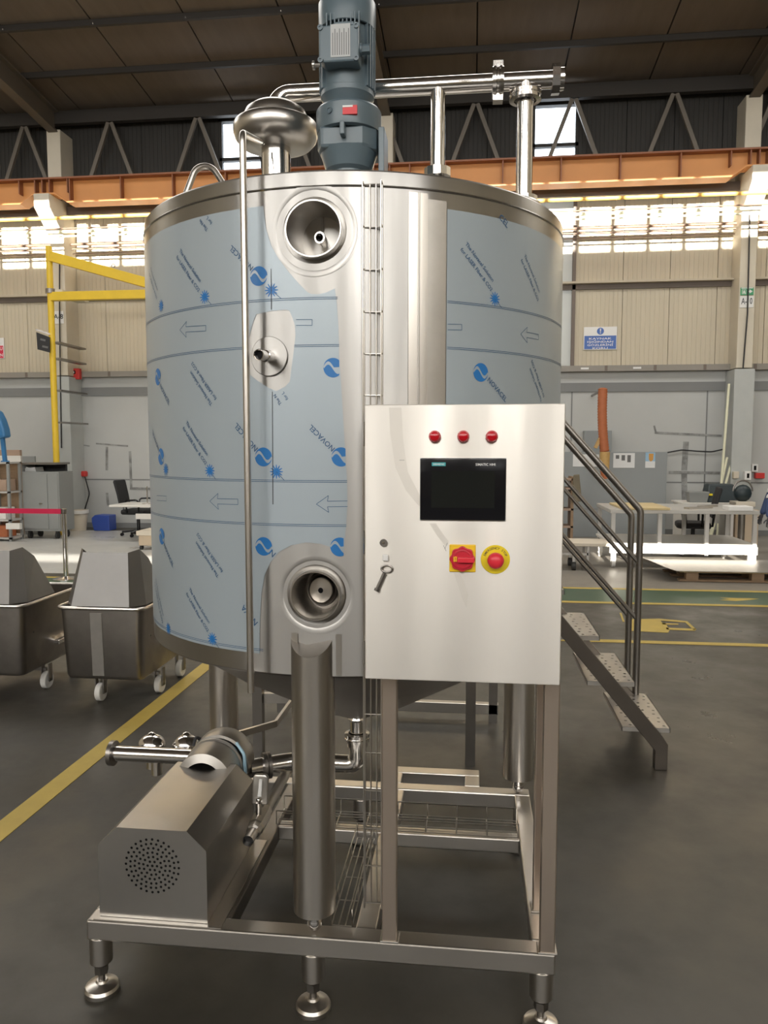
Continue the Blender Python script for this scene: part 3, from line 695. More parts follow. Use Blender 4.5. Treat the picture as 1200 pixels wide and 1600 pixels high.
# --- hoop on the roof and manhole
MB().tube(fillet([P(291, 302, 3.0), P(306, 262, 3.02), P(330, 258, 3.06), P(352, 292, 3.1)], .06, 8), .0125, 12).build('grab_hoop', 'steel', tank)
mc = P(758, 300, 3.02); zR = ZT+.085
mh = MB().lathe([(.185, 0), (.185, .10), (.17, .11), (0, .135)], (mc.x, mc.y, zR-.02), n=48).build('manhole', 'steel', tank)
tor = [(mc.x+.2*math.cos(2*math.pi*i/40), mc.y+.2*math.sin(2*math.pi*i/40), zR+.115+.02*math.cos(2*math.pi*i/40)) for i in range(41)]
MB().tube(tor, .012, 10, False).build('manhole_rim', 'steel', mh)

# ================================================================== ON THE TANK ROOF
ZR = ZT+.06
# vent head with its drain line
DY = 2.9; dc = P(431, 200, DY)
vh = thing('vent_head', (dc.x, DY, ZR), 'domed steel vent head with a gutter bowl on a short fat pipe', 'vent')
MB().cyl((dc.x, DY, ZR-.02), (dc.x, DY, 2.76), .054, 32).build('riser', 'polished', vh)
zb = P(431, 248, DY+.1).z
MB().lathe([(.05, zb), (.10, zb+.001), (.132, zb+.010), (.150, zb+.030), (.157, zb+.052), (.157, zb+.072), (.152, zb+.083), (.142, zb+.090), (.118, zb+.092)], (dc.x, DY, 0), n=56).build('gutter_bowl', 'steel', vh, sharp=40)
MB().lathe([(.124, zb+.086), (.122, zb+.105), (.110, zb+.130), (.085, zb+.148), (.048, zb+.159), (0, zb+.163)], (dc.x, DY, 0), n=56).build('dome', 'steel', vh, sharp=50)
dtop = P(379, 205, 1.985); dbot = P(378, 1081, 1.985); dst = P(408, 222, DY-.13)
dl = thing('drain_tube', (dtop.x, 1.985, dbot.z), 'long thin steel drain tube hanging down the tank front', 'pipe')
MB().tube(fillet([dst, dtop+Vector((0, 0, -.005)), (dtop.x, 1.985, dbot.z)], .035, 8), .0093, 16).build('tube', 'steel_v', dl)
MB().lathe([(.0125, -.02), (.0125, .02)], dst, (dtop-dst), 14).build('union', 'polished', dl)
pb = cylhit(396, 1050); MB().tube([(dtop.x, 1.985, P(378, 1063, 1.985).z), onwall(pb.x, pb.y+.004, .001)], .004, 8).build('bracket', 'steel', dl)

# transfer pipe across the roof
PY = 2.95; zp = P(684, 134, PY).z
tp = thing('roof_pipe', (P(684, 200, PY).x, PY, ZR), 'polished steel pipe run with clamps and two risers above the tank', 'pipe')
xe = P(872, 118, PY).x; xm = P(684, 200, PY).x; xr = P(820, 200, PY).x
MB().tube(fillet([(dc.x-.01, DY+.02, zb+.11), (dc.x-.01, PY, zp), (xe, PY, zp)], .09, 10), .031, 24).build('main_pipe', 'polished', tp)
MB().cyl((xm, PY, ZR-.03), (xm, PY, zp), .0275, 24).build('riser', 'polished', tp)
MB().cyl((xr, PY, ZR-.06), (xr, PY, zp), .030, 24).build('riser', 'polished', tp)
def clamp(b, c, ax, r):
    b.lathe([(r*.7, -.016), (r, -.014), (r, -.003), (r*.93, 0), (r, .003), (r, .014), (r*.7, .016)], c, ax, 24); return b
xk = P(778, 130, PY).x; MB_ = MB(); MB_.lathe([(.032, -.022), (.052, -.020), (.056, -.008), (.050, -.003), (.050, .003), (.056, .008), (.052, .020), (.032, .022)], (xk, PY, zp), (1, 0, 0), 28)
for s in (-1, 1): MB_.box(xk-.018, xk+.018, PY-.02, PY+.02, zp+s*.057-.012, zp+s*.057+.012)
MB_.build('pipe_clamp', 'polished', tp)
MB_ = clamp(MB(), (xr, PY, P(822, 151, PY).z), (0, 0, 1), .058); MB_.build('pipe_clamp', 'polished', tp)
xk = P(868, 120, PY).x; b = MB(); b.lathe([(.03, -.014), (.052, -.014), (.052, .014), (.03, .014)], (xk, PY, zp), (1, 0, 0), 10); b.build('union_nut', 'polished', tp, sharp=20)
MB().lathe([(.031, .014), (.038, .014), (.038, .03), (.025, .03)], (xk, PY, zp), (1, 0, 0), 24).build('ferrule', 'polished', tp)
for x, yy in ((xm, 270), (xr, 314)):
    z = ZR-.02 if x == xm else ZR-.02
    b = MB(); b.lathe([(.03, .0), (.05, 0), (.05, .03), (.03, .03)], (x, PY, P(x and (684 if x == xm else 822), yy+2, PY).z-.012), (0, 0, 1), 12); b.build('union_nut', 'polished', tp, sharp=20)

# agitator drive
AX, AY = P(545, 200, TC.y).x, TC.y
ag = thing('gear_motor', (AX, AY, ZR), 'blue-grey electric gear motor standing upright on the tank roof', 'motor')
zz = lambda py: P(545, py, AY-.1).z
W = 1.0
MB().box(AX-.09, AX+.13, AY-.09, AY+.09, ZR-.03, ZR+.10).build('mounting_plate', 'steel', ag, bevel=.004)
g0, g1, g2, g3 = zz(256), zz(222), zz(192), zz(152)
MB().lathe([(.062, ZR+.1), (.066, g0), (.080, g0+.01), (.100, g1)], (AX, AY, 0), n=40).build('gear_foot', 'gear_paint', ag)
b = MB(); pr = [(-.104, -.03), (-.085, -.085), (.06, -.085), (.104, -.04), (.104, .09), (-.104, .09)]
b.prism([(AX+p[0], AY+p[1]) for p in pr], g1-.008, g2+.005, 'z'); b.build('gear_case', 'gear_paint', ag, bevel=.012)
MB().lathe([(.095, g2-.004), (.110, g2), (.112, g2+.012), (.112, g3-.012), (.106, g3-.004), (.085, g3), (.05, g3)], (AX, AY, 0), n=48).build('gear_head', 'gear_paint', ag)
MB().box(AX-.012, AX+.004, AY-.12, AY-.07, g1+.02, g2).build('cooling_rib', 'gear_paint', ag, bevel=.003)
sx = AX+.01
MB().box(sx-.012, sx+.036, AY-.1155, AY-.105, g2+.022, g2+.05).build('red_rating_label', 'red_label', ag)
MB().box(sx-.012, sx+.022, AY-.1165, AY-.105, g2+.044, g2+.05).build('rating_label', 'label_white', ag)
MB().lathe([(.011, 0), (.011, .006), (.007, .006), (.006, .003), (0, .003)], (AX-.048, AY-.1, g2+.043), (-.42, -.9, 0), 16).build('oil_plug', 'gear_paint', ag)
m0, m1, m2 = zz(150), zz(128), zz(26)
MB().lathe([(.05, m0-.01), (.072, m0), (.075, m0+.012), (.092, m1-.012), (.092, m1+.004), (.085, m1+.008), (.084, m2+.02)], (AX-.004, AY, 0), n=40).build('motor_body', 'gear_paint', ag)
for k in range(40):
    a = 2*math.pi*k/40
    if math.sin(a) < -.62: continue
    c, s = math.cos(a), math.sin(a)
    MB().bar((AX-.004+.089*c, AY+.089*s, m1+.006), (AX-.004+.089*c, AY+.089*s, m2+.018), .0045, .016, (c, s, 0)).build('cooling_fin', 'gear_paint', ag)
for k in range(9):
    x = AX-.058+k*.0135
    MB().bar((x, AY-.086, m2-.034), (x, AY-.086, m2+.02), .004, .016, (0, -1, 0)).build('cooling_fin', 'gear_paint', ag)
MB().lathe([(.093, m2-.002), (.097, m2+.0), (.098, m2+.03), (.098, m2+.085), (.09, m2+.1), (.05, m2+.108), (0, m2+.108)], (AX-.004, AY, 0), n=48).build('fan_cowl', 'gear_paint', ag)
t0, t1 = zz(103), zz(45)
MB().prism([(AX-.078, t0+.012), (AX-.06, t0), (AX+.055, t0), (AX+.055, t1), (AX-.078, t1)], AY-.132, AY-.07, 'y').build('terminal_box', 'gear_paint', ag, bevel=.006)
for x in (AX-.072, AX+.047):
    for z in (t0+.008, t1-.008): MB().lathe([(.009, 0), (.009, .006), (.004, .006), (.004, .003), (0, .003)], (x, AY-.131, z), (0, -1, 0), 12).build('cover_screw', 'gear_paint', ag)
M['plate_grey'] = mat('plate_grey', (.36, .37, .37), .45, .2)
np_ = MB().box(AX-.038, AX+.027, AY-.1335, AY-.13, t0+.014, t1-.0).build('rating_plate', 'plate_grey', ag)
for k in range(8):
    x = AX-.032+k*.0075; h = .082 if k % 2 else .07
    MB().box(x, x+.0026, AY-.1339, AY-.1334, t0+.02, t0+.02+h).build('printed_row', 'grey_print', np_)
MB().box(AX-.03, AX+.035, AY-.105, AY-.08, t1, t1+.022).build('box_hood', 'gear_paint', ag, bevel=.003)
MB().cyl((AX+.06, AY-.1, (t0+t1)/2-.01), (AX+.088, AY-.1, (t0+t1)/2-.01), .016, 6).cyl((AX+.052, AY-.1, (t0+t1)/2-.01), (AX+.062, AY-.1, (t0+t1)/2-.01), .02, 14).build('cable_gland', 'gear_paint', ag)
MB().cyl((AX-.105, AY-.07, zz(92)), (AX-.085, AY-.07, zz(92)), .006, 10).cyl((AX-.111, AY-.07, zz(92)), (AX-.104, AY-.07, zz(92)), .014, 14).build('earth_screw', 'steel', ag)
b = MB().tube(fillet([(AX+.075, AY-.12, ZR+.05), (AX+.075, AY-.12, ZR+.16)], .01), .005, 8).build('guard_rod', 'steel', ag)
MB().box(AX+.11, AX+.13, AY-.06, AY+.06, ZR+.05, g2-.0).build('side_plate', 'gear_paint', ag, bevel=.003)

# ================================================================== SKID FRAME
FX0, FX1, FY0, FZ0 = P(135, 1455, 2.0).x, P(868, 1510, 2.0).x, 2.0, .178
FY1 = G(836, 1233, ZF).y
sk = thing('skid_frame', ((FX0+FX1)/2, (FY0+FY1)/2, 0), 'low welded frame of square steel tube under the tank', 'frame')
w = .06
for nm, a in (('front_beam', (FX0, FX1, FY0, FY0+w)), ('back_beam', (FX0, FX1, FY1-w, FY1)), ('side_beam', (FX0, FX0+w, FY0+w, FY1-w)), ('side_beam', (FX1-w, FX1, FY0+w, FY1-w))):
    MB().box(*a, FZ0, ZF).build(nm, 'steel', sk, bevel=.005)
ym = G(640, 1303, ZF).y; xl = G(540, 1255, ZF).x
MB().box(G(430, 1300, ZF).x, FX1-w, ym, ym+.05, FZ0+.01, ZF).build('cross_beam', 'steel', sk, bevel=.004)
MB().box(-.32, -.26, FY0+w, ym, FZ0, ZF-.002).build('long_beam', 'steel', sk, bevel=.004)
MB().box(-.32, -.26, ym+.05, FY1-w, FZ0, ZF-.002).build('long_beam', 'steel', sk, bevel=.004)
MB().box(-.735, -.685, FY0+w, FY1-w, FZ0, ZF-.001).build('long_beam', 'dark_steel', sk, bevel=.004)
p1 = G(749, 1208, ZF)
MB().box(-.34, p1.x, FY1+.10, FY1+.16, FZ0, ZF).build('rear_step', 'steel', sk, bevel=.004)
for x in (-.34, p1.x-.06): MB().box(x, x+.06, FY1, FY1+.10, FZ0, ZF).build('rear_step', 'steel', sk, bevel=.004)
MB().box(FX0+.02, FX0+.40, FY0+.005, FY0+.5, ZF-.0005, ZF+.003).build('pump_plate', 'steel', sk)
f0 = None
for (x, y) in ((P(158, 1490, 2.03).x, 2.03), (P(489, 1500, 2.03).x, 2.03), (P(846, 1530, 2.03).x, 2.03), (FX0+.03, FY1-.03), (-.44, FY1-.03), (FX1-.03, FY1-.03)):
    s = MB().cyl((x, y, .098), (x, y, FZ0+.002), .0325, 24).build('foot_sleeve', 'steel_v', sk, bevel=.002)
    st_ = MB().cyl((x, y, .03), (x, y, .1), .010, 12); st_.lathe([(0, .062), (.02, .062), (.02, .085), (0, .085)], (x, y, 0), n=6)
    st_.build('foot_stem', 'dark_steel', s, sharp=20)
    MB().lathe([(0, 0), (.047, 0), (.0505, .006), (.0505, .017), (.046, .025), (.032, .031), (.018, .034), (.015, .04), (0, .04)], (x, y, 0), n=32).build('foot_disc', 'steel', s, sharp=24)

# ================================================================== CABLE TRAYS
def tray(name, a, b, wv, hv, label, nx=4, pitch=.105, r=.0022):
    a, b, wv, hv = Vector(a), Vector(b), Vector(wv), Vector(hv); L = (b-a).length; e = (b-a)/L
    t = thing(name, a, label, 'cable tray', 'wire cable trays')
    for off in [hv]+[wv*(i/(nx-1)) for i in range(nx)]+[wv+hv]:
        MB().tube([a+off, b+off], r, 6).build('long_wire', 'steel', t)
    n = max(1, int(L/pitch))
    for i in range(n+1):
        p = a+e*(L*i/n)
        MB().tube([p+hv, p, p+wv, p+wv+hv], r, 6).build('cross_wire', 'steel', t)
yb = 2.029
xa, xb = P(569, 420, yb).x, P(597.5, 420, yb).x
tray('cable_tray', (xa, yb, P(580, 1420, 2.0).z), (xa, yb, P(580, 288, yb).z), (xb-xa, 0, 0), (0, -.026, 0), 'upright wire cable tray running up the tank front')
tray('cable_tray', (G(432, 1290, ZF).x, ym+.005, ZF+.006), (FX1-.065, ym+.005, ZF+.006), (0, .12, 0), (0, 0, .05), 'wire cable tray lying along the cross beam of the frame')
tray('cable_tray', (-.395, FY0+.09, ZF-.02), (-.395, ym-.01, ZF-.02), (.06, 0, 0), (0, 0, .05), 'short wire cable tray lying front to back behind the front leg')

# ================================================================== CONTROL CABINET
CY = 1.86
c00, c11 = P(570, 1061, CY), P(884, 629.5, CY)
X0, X1, Z0, Z1 = c00.x, c11.x, P(725, 1066, CY).z, P(725, 631.5, CY).z
cab = thing('control_cabinet', ((X0+X1)/2, 1.93, ZF), 'stainless steel control cabinet with touch screen on square legs', 'cabinet')
MB().box(X0+.004, X1-.004, CY+.016, 1.992, Z0+.004, Z1-.004).build('body', 'panel_steel', cab, bevel=.004)
door = MB().box(X0, X1, CY, CY+.018, Z0, Z1).build('door', 'panel_steel', cab, bevel=.0035, seg=3)
for z in (Z0+.06, (Z0+Z1)/2, Z1-.07): MB().cyl((X0-.003, CY+.03, z-.03), (X0-.003, CY+.03, z+.03), .004, 8).build('hinge', 'polished', cab)
lx = [(P(598, 1300, 2.02).x, 2.0), (FX1-.042, 2.0), (FX1-.046, 2.19)]
for i, (x, y) in enumerate(lx):
    MB().box(x, x+.04, y, y+.04, ZF, Z0+.05).build('leg', 'leg_steel', cab, bevel=.003)
    MB().box(x-.006, x+.046, y-.003 if i < 2 else y-.006, y+.046, ZF, ZF+.006).build('weld_foot', 'bead_steel', cab, bevel=.002)
MB().box(lx[1][0], lx[1][0]+.04, 2.04, 2.19, Z0+.01, Z0+.05).build('leg_brace', 'steel', cab)
def onp(px, py): return P(px, py, CY)
for px, py in ((679.5, 682), (724, 682), (768.5, 682)):
    c = onp(px, py); c.y = CY
    l = MB().lathe([(0, .0), (.0145, 0), (.0145, .008), (.0135, .010), (.0125, .0102)], c, (0, -1, 0), 28).build('pilot_light', 'red_plastic', door)
    MB().lathe([(.0125, .009), (.0125, .013), (.011, .0165), (.006, .019), (0, .0195)], c, (0, -1, 0), 28).build('lens', 'red_lens', l)
a, b = onp(656.5, 812), onp(791, 716)
hm = MB().box(a.x, b.x, CY-.008, CY+.005, a.z, b.z).build('touch_panel', 'black', door, bevel=.003, seg=3)
MB().box(a.x-.0008, b.x+.0008, CY-.0045, CY+.004, a.z-.001, b.z+.0005).build('panel_rim', 'silver_plate', hm, bevel=.001)
s0, s1_ = onp(674, 793), onp(773, 736)
MB().box(s0.x, s1_.x, CY-.0085, CY-.0078, s0.z, s1_.z).build('screen', 'screen', hm)
t0, t1 = onp(675, 728), onp(696.5, 722.5)
MB().box(t0.x, t1.x, CY-.0086, CY-.0078, t0.z, t1.z).build('logo_badge', 'teal', hm)
wall_text('SIEMENS', (t0.x+.003, CY-.0088, t0.z+.0022), (1, 0, 0), (0, 0, 1), t1.x-t0.x-.006, 'label_white', hm, height=.0042)
q0 = onp(743, 727.5); wall_text('SIMATIC HMI', (q0.x, CY-.0084, q0.z), (1, 0, 0), (0, 0, 1), .047, 'label_white', hm)
# isolator switch
a, b = onp(702, 893), onp(743.5, 851)
iso = MB().box(a.x, b.x, CY-.005, CY+.002, a.z, b.z).build('isolator_plate', 'yellow_plastic', door, bevel=.002)
c = onp(722.5, 872.5); c.y = CY-.005
b = MB(); pts = []
for i in range(64):
    t = 2*math.pi*i/64; r = .0295+.0016*math.cos(8*t); pts.append((c.x+r*math.cos(t), c.z+r*math.sin(t)))
b.prism(pts, CY-.014, CY-.005, 'y'); kn = b.build('rotary_knob', 'red_plastic', iso, bevel=.0015)
MB().lathe([(.026, .0), (.024, .002), (.0205, .0025), (.020, -.001)], (c.x, CY-.014, c.z), (0, -1, 0), 32).build('knob_rim', 'red_plastic', kn)
MB().box(c.x-.012, c.x+.029, CY-.026, CY-.013, c.z-.0075, c.z+.0055).build('knob_grip', 'red_button', kn, bevel=.002)
MB().box(c.x-.021, c.x-.013, CY-.0165, CY-.0135, c.z-.006, c.z+.006).build('knob_window', 'yellow_plastic', kn)
wall_text('ON', (c.x-.0148, CY-.0167, c.z-.0045), (0, 0, 1), (-1, 0, 0), .009, 'red_plastic', kn)
# emergency stop
c = onp(774, 874); c.y = CY
es = MB().lathe([(0, 0), (.0345, 0), (.0352, .0015), (.0345, .003), (0, .003)], c, (0, -1, 0), 40).build('emergency_stop', 'yellow_ring', door)
MB().lathe([(.017, .003), (.017, .016), (.0192, .018), (.0198, .024), (.0185, .031), (.014, .036), (.007, .0385), (0, .039)], (c.x, CY, c.z), (0, -1, 0), 36).build('stop_button', 'red_button', es)
S = 'EMERGENCY STOP'
for i, ch in enumerate(S):
    if ch == ' ': continue
    t = R_(158-i*(136/13.0)); v, f, w_ = text2d(ch); k = .0078; r = .0265
    er = Vector((math.cos(t), 0, math.sin(t))); et = Vector((math.sin(t), 0, -math.cos(t))); o = Vector((c.x, CY-.0034, c.z))+er*(r-.0015)
    b = MB(); b.add([o+et*((q.x-w_/2)*k)+er*(q.y*k) for q in v], f); b.build('lettering', 'pen', es)
# lock and key
c = onp(599.5, 848); c.y = CY
lk = MB().lathe([(0, 0), (.0095, 0), (.0095, .004), (.0085, .0055), (.006, .0055), (.0055, .003), (0, .003)], c, (0, -1, 0), 24).build('lock', 'dark_steel', door)
MB().lathe([(0, .003), (.003, .003), (.003, .0045), (0, .0045)], c, (0, -1, 0), 4).build('key_square', 'polished', lk)
a = onp(602, 871); MB().box(a.x-.006, a.x+.008, CY-.008, CY, a.z-.008, a.z+.008).build('key_hook', 'label_white', door, bevel=.002)
k0 = onp(604.5, 888)
ky = thing('door_key', (k0.x, CY-.006, k0.z-.03), 'dark metal cabinet key with a ring handle hanging on the door', 'key')
MB().tube([(k0.x+.0125*math.cos(t)*1.05, CY-.0065, k0.z+.0085*math.sin(t)) for t in [2*math.pi*i/24 for i in range(25)]], .0024, 8, False).build('key_ring', 'dark_steel', ky)
e0, e1 = onp(601, 895), onp(590, 919)
MB().cyl((e0.x, CY-.006, e0.z), (e1.x, CY-.006, e1.z), .0045, 12).build('key_shank', 'dark_steel', ky)
b = MB().lathe([(.002, 0), (.0065, 0), (.0065, .006), (.003, .006)], (e1.x, CY-.006, e1.z), (e1-e0), 12).build('key_bit', 'dark_steel', ky)
M['residue'] = mat('residue', (.77, .735, .68), .46, 1., aniso=.95)
for band_ in ([(608, 637), (610, 678), (618, 731), (634, 766), (652, 788), (656, 791), (656, 773), (655, 772), (637, 737), (630, 690), (627, 637)],
              [(671, 818), (683, 837), (696, 853), (700, 852), (701, 846), (692, 834), (681, 818)], [(709, 895), (716, 915), (722, 935), (729, 950), (731, 929), (726, 910), (718, 895)]):
    v, f = fill2d([[(onp(*q).x, onp(*q).z) for q in band_]]); b = MB(); b.add([(q.x, CY-.0003, q.y) for q in v], f); b.build('tape_residue', 'residue', door)
for p, q in (((695, 858), (699, 848)), ((697, 861), (693, 852)), ((624, 719), (632, 719))):
    a, b = onp(*p), onp(*q); MB().bar((a.x, CY-.0003, a.z), (b.x, CY-.0003, b.z), .0007, .0008, (0, 1, 0)).build('pen_mark', 'pen', door)

# ================================================================== PUMP
pu = thing('pump', (-.9, 2.3, ZF), 'stainless pump with a perforated sheet-metal motor cover on the frame', 'pump')
pf = 2.02; zp0 = ZF+.004
oc = [(-1.066, zp0), (-.742, zp0), (-.742, .458), (-.799, .513), (-1.008, .513), (-1.066, .457)]
hx, hz = P(238, 1353, pf).x, P(238, 1353, pf).z
holes = [circ(hx, hz, .0042, 8)]
for ring, (rr, cnt) in enumerate(((.014, 6), (.027, 12), (.040, 17), (.053, 22), (.066, 27), (.079, 28))):
    holes += [circ(hx+rr*math.cos(2*math.pi*i/cnt+ring*.4), hz+rr*math.sin(2*math.pi*i/cnt+ring*.4), .0039, 8) for i in range(cnt)]
v, f = fill2d([oc]+holes); b = MB(); b.add([(q.x, pf, q.y) for q in v], f)
pfront = b
n = len(oc); pe = 2.49; b = MB()
b.add([(p[0], pf, p[1]) for p in oc]+[(p[0], pe, p[1]) for p in oc], [(i, (i+1) % n, (i+1) % n+n, i+n) for i in range(1, n)])
cov = b.build('motor_cover', 'cover_steel', pu, sharp=20)
pfront.build('perforated_front', 'cover_steel', cov)
MB().prism([(-.904+(p[0]+.904)*.93, .38+(p[1]-.38)*.93) for p in oc], pf+.03, pf+.04, 'y').build('dark_backing', 'black_matt', cov)  # black sheet added behind the holes to make the inside dark
MB().prism(oc, pe-.004, pe, 'y').build('cover_back', 'dark_steel', cov)
# motor lantern, casing, pipework
ms = P(352, 1165, 2.62)
MB().lathe([(.07, 2.44), (.098, 2.45), (.1, 2.56), (.105, 2.565), (.105, 2.575), (.098, 2.58)], (-.905, 0, .462), (0, 1, 0), 40).build('lantern', 'bead_steel', pu)
MB().lathe([(.098, 2.58), (.108, 2.582), (.11, 2.60), (.11, 2.655), (.104, 2.672), (.06, 2.68), (0, 2.68)], (-.895, 0, .468), (0, 1, 0), 40).build('casing', 'bead_steel', pu)
MB().tube(fillet([(-.80, 2.575, .37), (-.79, 2.56, .44), (-.797, 2.57, .515), (-.83, 2.585, .55)], .03), .006, 10).build('seal_hose', 'hose_blue', pu)
MB().tube(fillet([(-.965, 2.63, .53), (-.985, 2.6, .56), (-.99, 2.585, .53)], .01), .006, 8).build('lifting_eye', 'black_matt', pu)
for x in (-1.02, -.8): MB().box(x-.02, x+.02, 2.5, 2.62, ZF, .40).build('motor_foot', 'dark_steel', pu, bevel=.003)
zs = .432
sp = MB().tube(fillet([(-.80, 2.64, zs), (-.74, 2.68, zs), (-.66, TC.y, zs), (TC.x, TC.y, zs), (TC.x, TC.y, ZB-.475)], .10, 9), .033, 24).build('suction_pipe', 'polished', pu)
clamp(MB(), (-.745, 2.675, zs), (1, .5, 0), .048).build('pipe_clamp', 'dark_steel', pu)
clamp(MB(), (TC.x, TC.y, zs+.105), (0, 0, 1), .046).build('pipe_clamp', 'polished', pu)
dz = .462
MB().tube([(-.98, 2.65, dz), (-1.325, 2.65, dz)], .0285, 24).build('discharge_pipe', 'polished', pu)
MB().lathe([(.03, 0), (.046, 0), (.046, .016), (.03, .016)], (-1.335, 2.65, dz), (1, 0, 0), 28).build('end_ferrule', 'dark_steel', pu)
clamp(MB(), (-.995, 2.65, dz), (1, 0, 0), .042).build('pipe_clamp', 'polished', pu)
for px, r in ((237, .050), (291, .047)):
    c = P(px, 1160, 2.76)
    vb = MB().sphere((c.x, 2.76, c.z-.012), r, 20, (1.1, 1, .9)).build('check_valve', 'polished', pu)
    for k in range(6):
        a = k*math.pi/3; MB().sphere((c.x+.045*math.cos(a), 2.76+.045*math.sin(a), c.z-.012), .012, 10).build('wing_nut', 'polished', vb)
    MB().sphere((c.x, 2.76, c.z+.022), .02, 12).build('valve_knob', 'polished', vb)
    MB().cyl((c.x, 2.76, c.z-.10), (c.x, 2.76, c.z-.02), .022, 16).build('valve_neck', 'steel', vb)
c = P(250, 1195, 2.70); MB().cyl((c.x, 2.67, .38), (c.x, 2.67, .46), .020, 16).build('drain_stub', 'steel', pu)
# ball valve line beside the pump
bx, bz = P(388, 1313, 2.25).x, P(388, 1313, 2.25).z
bv = thing('ball_valve', (bx, 2.4, bz), 'small drain line with a ball valve and flat lever beside the pump', 'valve')
MB().tube([(bx, 2.245, bz), (bx, 2.32, bz)], .0175, 20, False).build('outlet_stub', 'steel', bv)
MB().cyl((bx, 2.258, bz), (bx, 2.26, bz), .0172, 20).build('outlet_bore', 'black', bv)
MB().lathe([(.0175, 2.30), (.024, 2.305), (.024, 2.33), (.028, 2.335), (.028, 2.42), (.024, 2.425), (.024, 2.45), (.019, 2.455)], (bx, 0, bz), (0, 1, 0), 8).build('valve_body', 'steel', bv, sharp=20)
MB().tube([(bx, 2.45, bz), (bx, 2.95, bz+.01)], .0195, 16).build('drain_pipe', 'bead_steel', bv)
MB().cyl((bx, 2.37, bz+.02), (bx, 2.37, bz+.065), .009, 12).build('valve_stem', 'polished', bv)
MB().prism([(bx-.026, bz+.055), (bx+.028, bz+.055), (bx+.032, bz+.15), (bx+.022, bz+.158), (bx-.012, bz+.158), (bx-.02, bz+.148)], 2.375, 2.39, 'y').build('lever', 'bead_steel', bv, bevel=.005)
MB().prism([(bx-.004, bz+.085), (bx+.010, bz+.085), (bx+.014, bz+.145), (bx+.003, bz+.145)], 2.368, 2.376, 'y').build('lever_grip', 'label_white', bv, bevel=.003)
MB().sphere((bx+.001, 2.37, bz+.075), .009, 12).build('lever_nut', 'polished', bv)

# ================================================================== STAIR AND PLATFORM BEHIND THE TANK
SY0, SY1 = 3.83, 4.43
stair = thing('access_stair', (.8, 4.1, 0), 'steel stair with perforated treads and tube handrails beside the tank', 'stairs')
a, b = P(1040, 1168, SY0), P(885, 981, SY0)
sl_ = (b.z-a.z)/(b.x-a.x)
def zline(x): return a.z+sl_*(x-a.x)
xt = .02
for y in (SY0-.0, SY1-.045):
    lo = .035
    s = MB().prism([(a.x-.05, 0), (a.x+.012, 0), (a.x+.012, a.z+.012), (a.x-.012, zline(a.x-.012)+.035), (xt, zline(xt)+.035), (xt, zline(xt)-.065), (a.x-.05, a.z-.02)], y, y+.045, 'y').build('stringer', 'stair_dark', stair, bevel=.003)
tz = [(1138, 1047), (1068, 992), (1003, 939), (961, 901)]
t1p = P(1047, 1138, SY0+.05); t2p = P(992, 1066, SY0+.05)
rise, run = t2p.z-t1p.z, t1p.x-t2p.x
tread = []
for k in range(6):
    x1, z = t1p.x-run*k, t1p.z+rise*k; x0 = x1-.235
    hl = []
    for i in range(4):
        for j in range(9):
            hl.append(circ(x0+.035+i*.055+(.0 if j % 2 else .012), SY0+.08+j*.058, .0085, 8))
    v, f = fill2d([[(x0, SY0+.045), (x1, SY0+.045), (x1, SY1), (x0, SY1)]]+hl)
    bb = MB(); bb.add([(q.x, q.y, z) for q in v], f); tr_ = bb.build('tread', 'bead_steel', stair)
    for p in ((x0, x1, SY0+.045, SY0+.048), (x0, x1, SY1-.003, SY1), (x0, x0+.003, SY0+.045, SY1), (x1-.003, x1, SY0+.045, SY1)): MB().box(*p, z-.022, z).build('tread_edge', 'steel', tr_)
for yy, p0, pt in ((SY1-.02, (993, 1083), (1000, 806)), (4.74, (980, 1052), (979, 812))):
    bt, tp_ = P(*p0, yy), P(*pt, yy); x = bt.x
    hr = MB().tube(fillet([(x, yy, bt.z-.02), (x, yy, tp_.z+.03), (x-.95, yy, tp_.z+.03+.95*1.13)], .05, 8), .019, 14).build('handrail', 'dark_steel', stair)
    for dz_ in (.30, .62):
        MB().tube([(x, yy, tp_.z+.03-dz_), (x-.92, yy, tp_.z+.03-dz_+.92*1.13)], .0115, 10).build('mid_rail', 'dark_steel', stair)
    MB().cyl((x-.93, yy, .9), (x-.93, yy, tp_.z+.03+.93*1.13), .019, 12).build('post', 'dark_steel', stair)
pz = t1p.z+rise*5.4
pf_ = thing('platform', (-.5, 4.2, 0), 'steel work platform frame standing behind the tank', 'platform')
g1 = G(405, 1190)
MB().box(-1.15, .0, 3.78, 4.8, pz-.06, pz).build('deck', 'steel', pf_, bevel=.004)
for (x, y) in ((g1.x, g1.y), (G(440, 1112).x, 4.46), (G(472, 1113).x, 4.46), (G(778, 1127).x-.03, 4.43), (.0, 3.8)):
    MB().box(x-.025, x+.025, y-.025, y+.025, 0, pz-.06).build('leg', 'dark_steel', pf_)
zb_ = P(620, 1101, 4.43).z
MB().box(-.6, .16, 4.405, 4.455, zb_-.03, zb_+.03).build('lower_beam', 'steel', pf_, bevel=.003)
q0, q1, q2 = P(412, 1090, 3.72), P(460, 1090, 3.72), P(460, 1116, 3.4)
MB().bar((q0.x, 3.72, q0.z), (q1.x, 3.72, q1.z), .03, .05).build('step_frame', 'steel', pf_)
MB().bar((q1.x, 3.735, q1.z), (q1.x, 3.35, q1.z), .014, .03).build('step_frame', 'steel', pf_)
MB().bar((q1.x, 3.35, q1.z), (-1.06, 3.22, q1.z-.02), .014, .03).build('step_frame', 'steel', pf_)

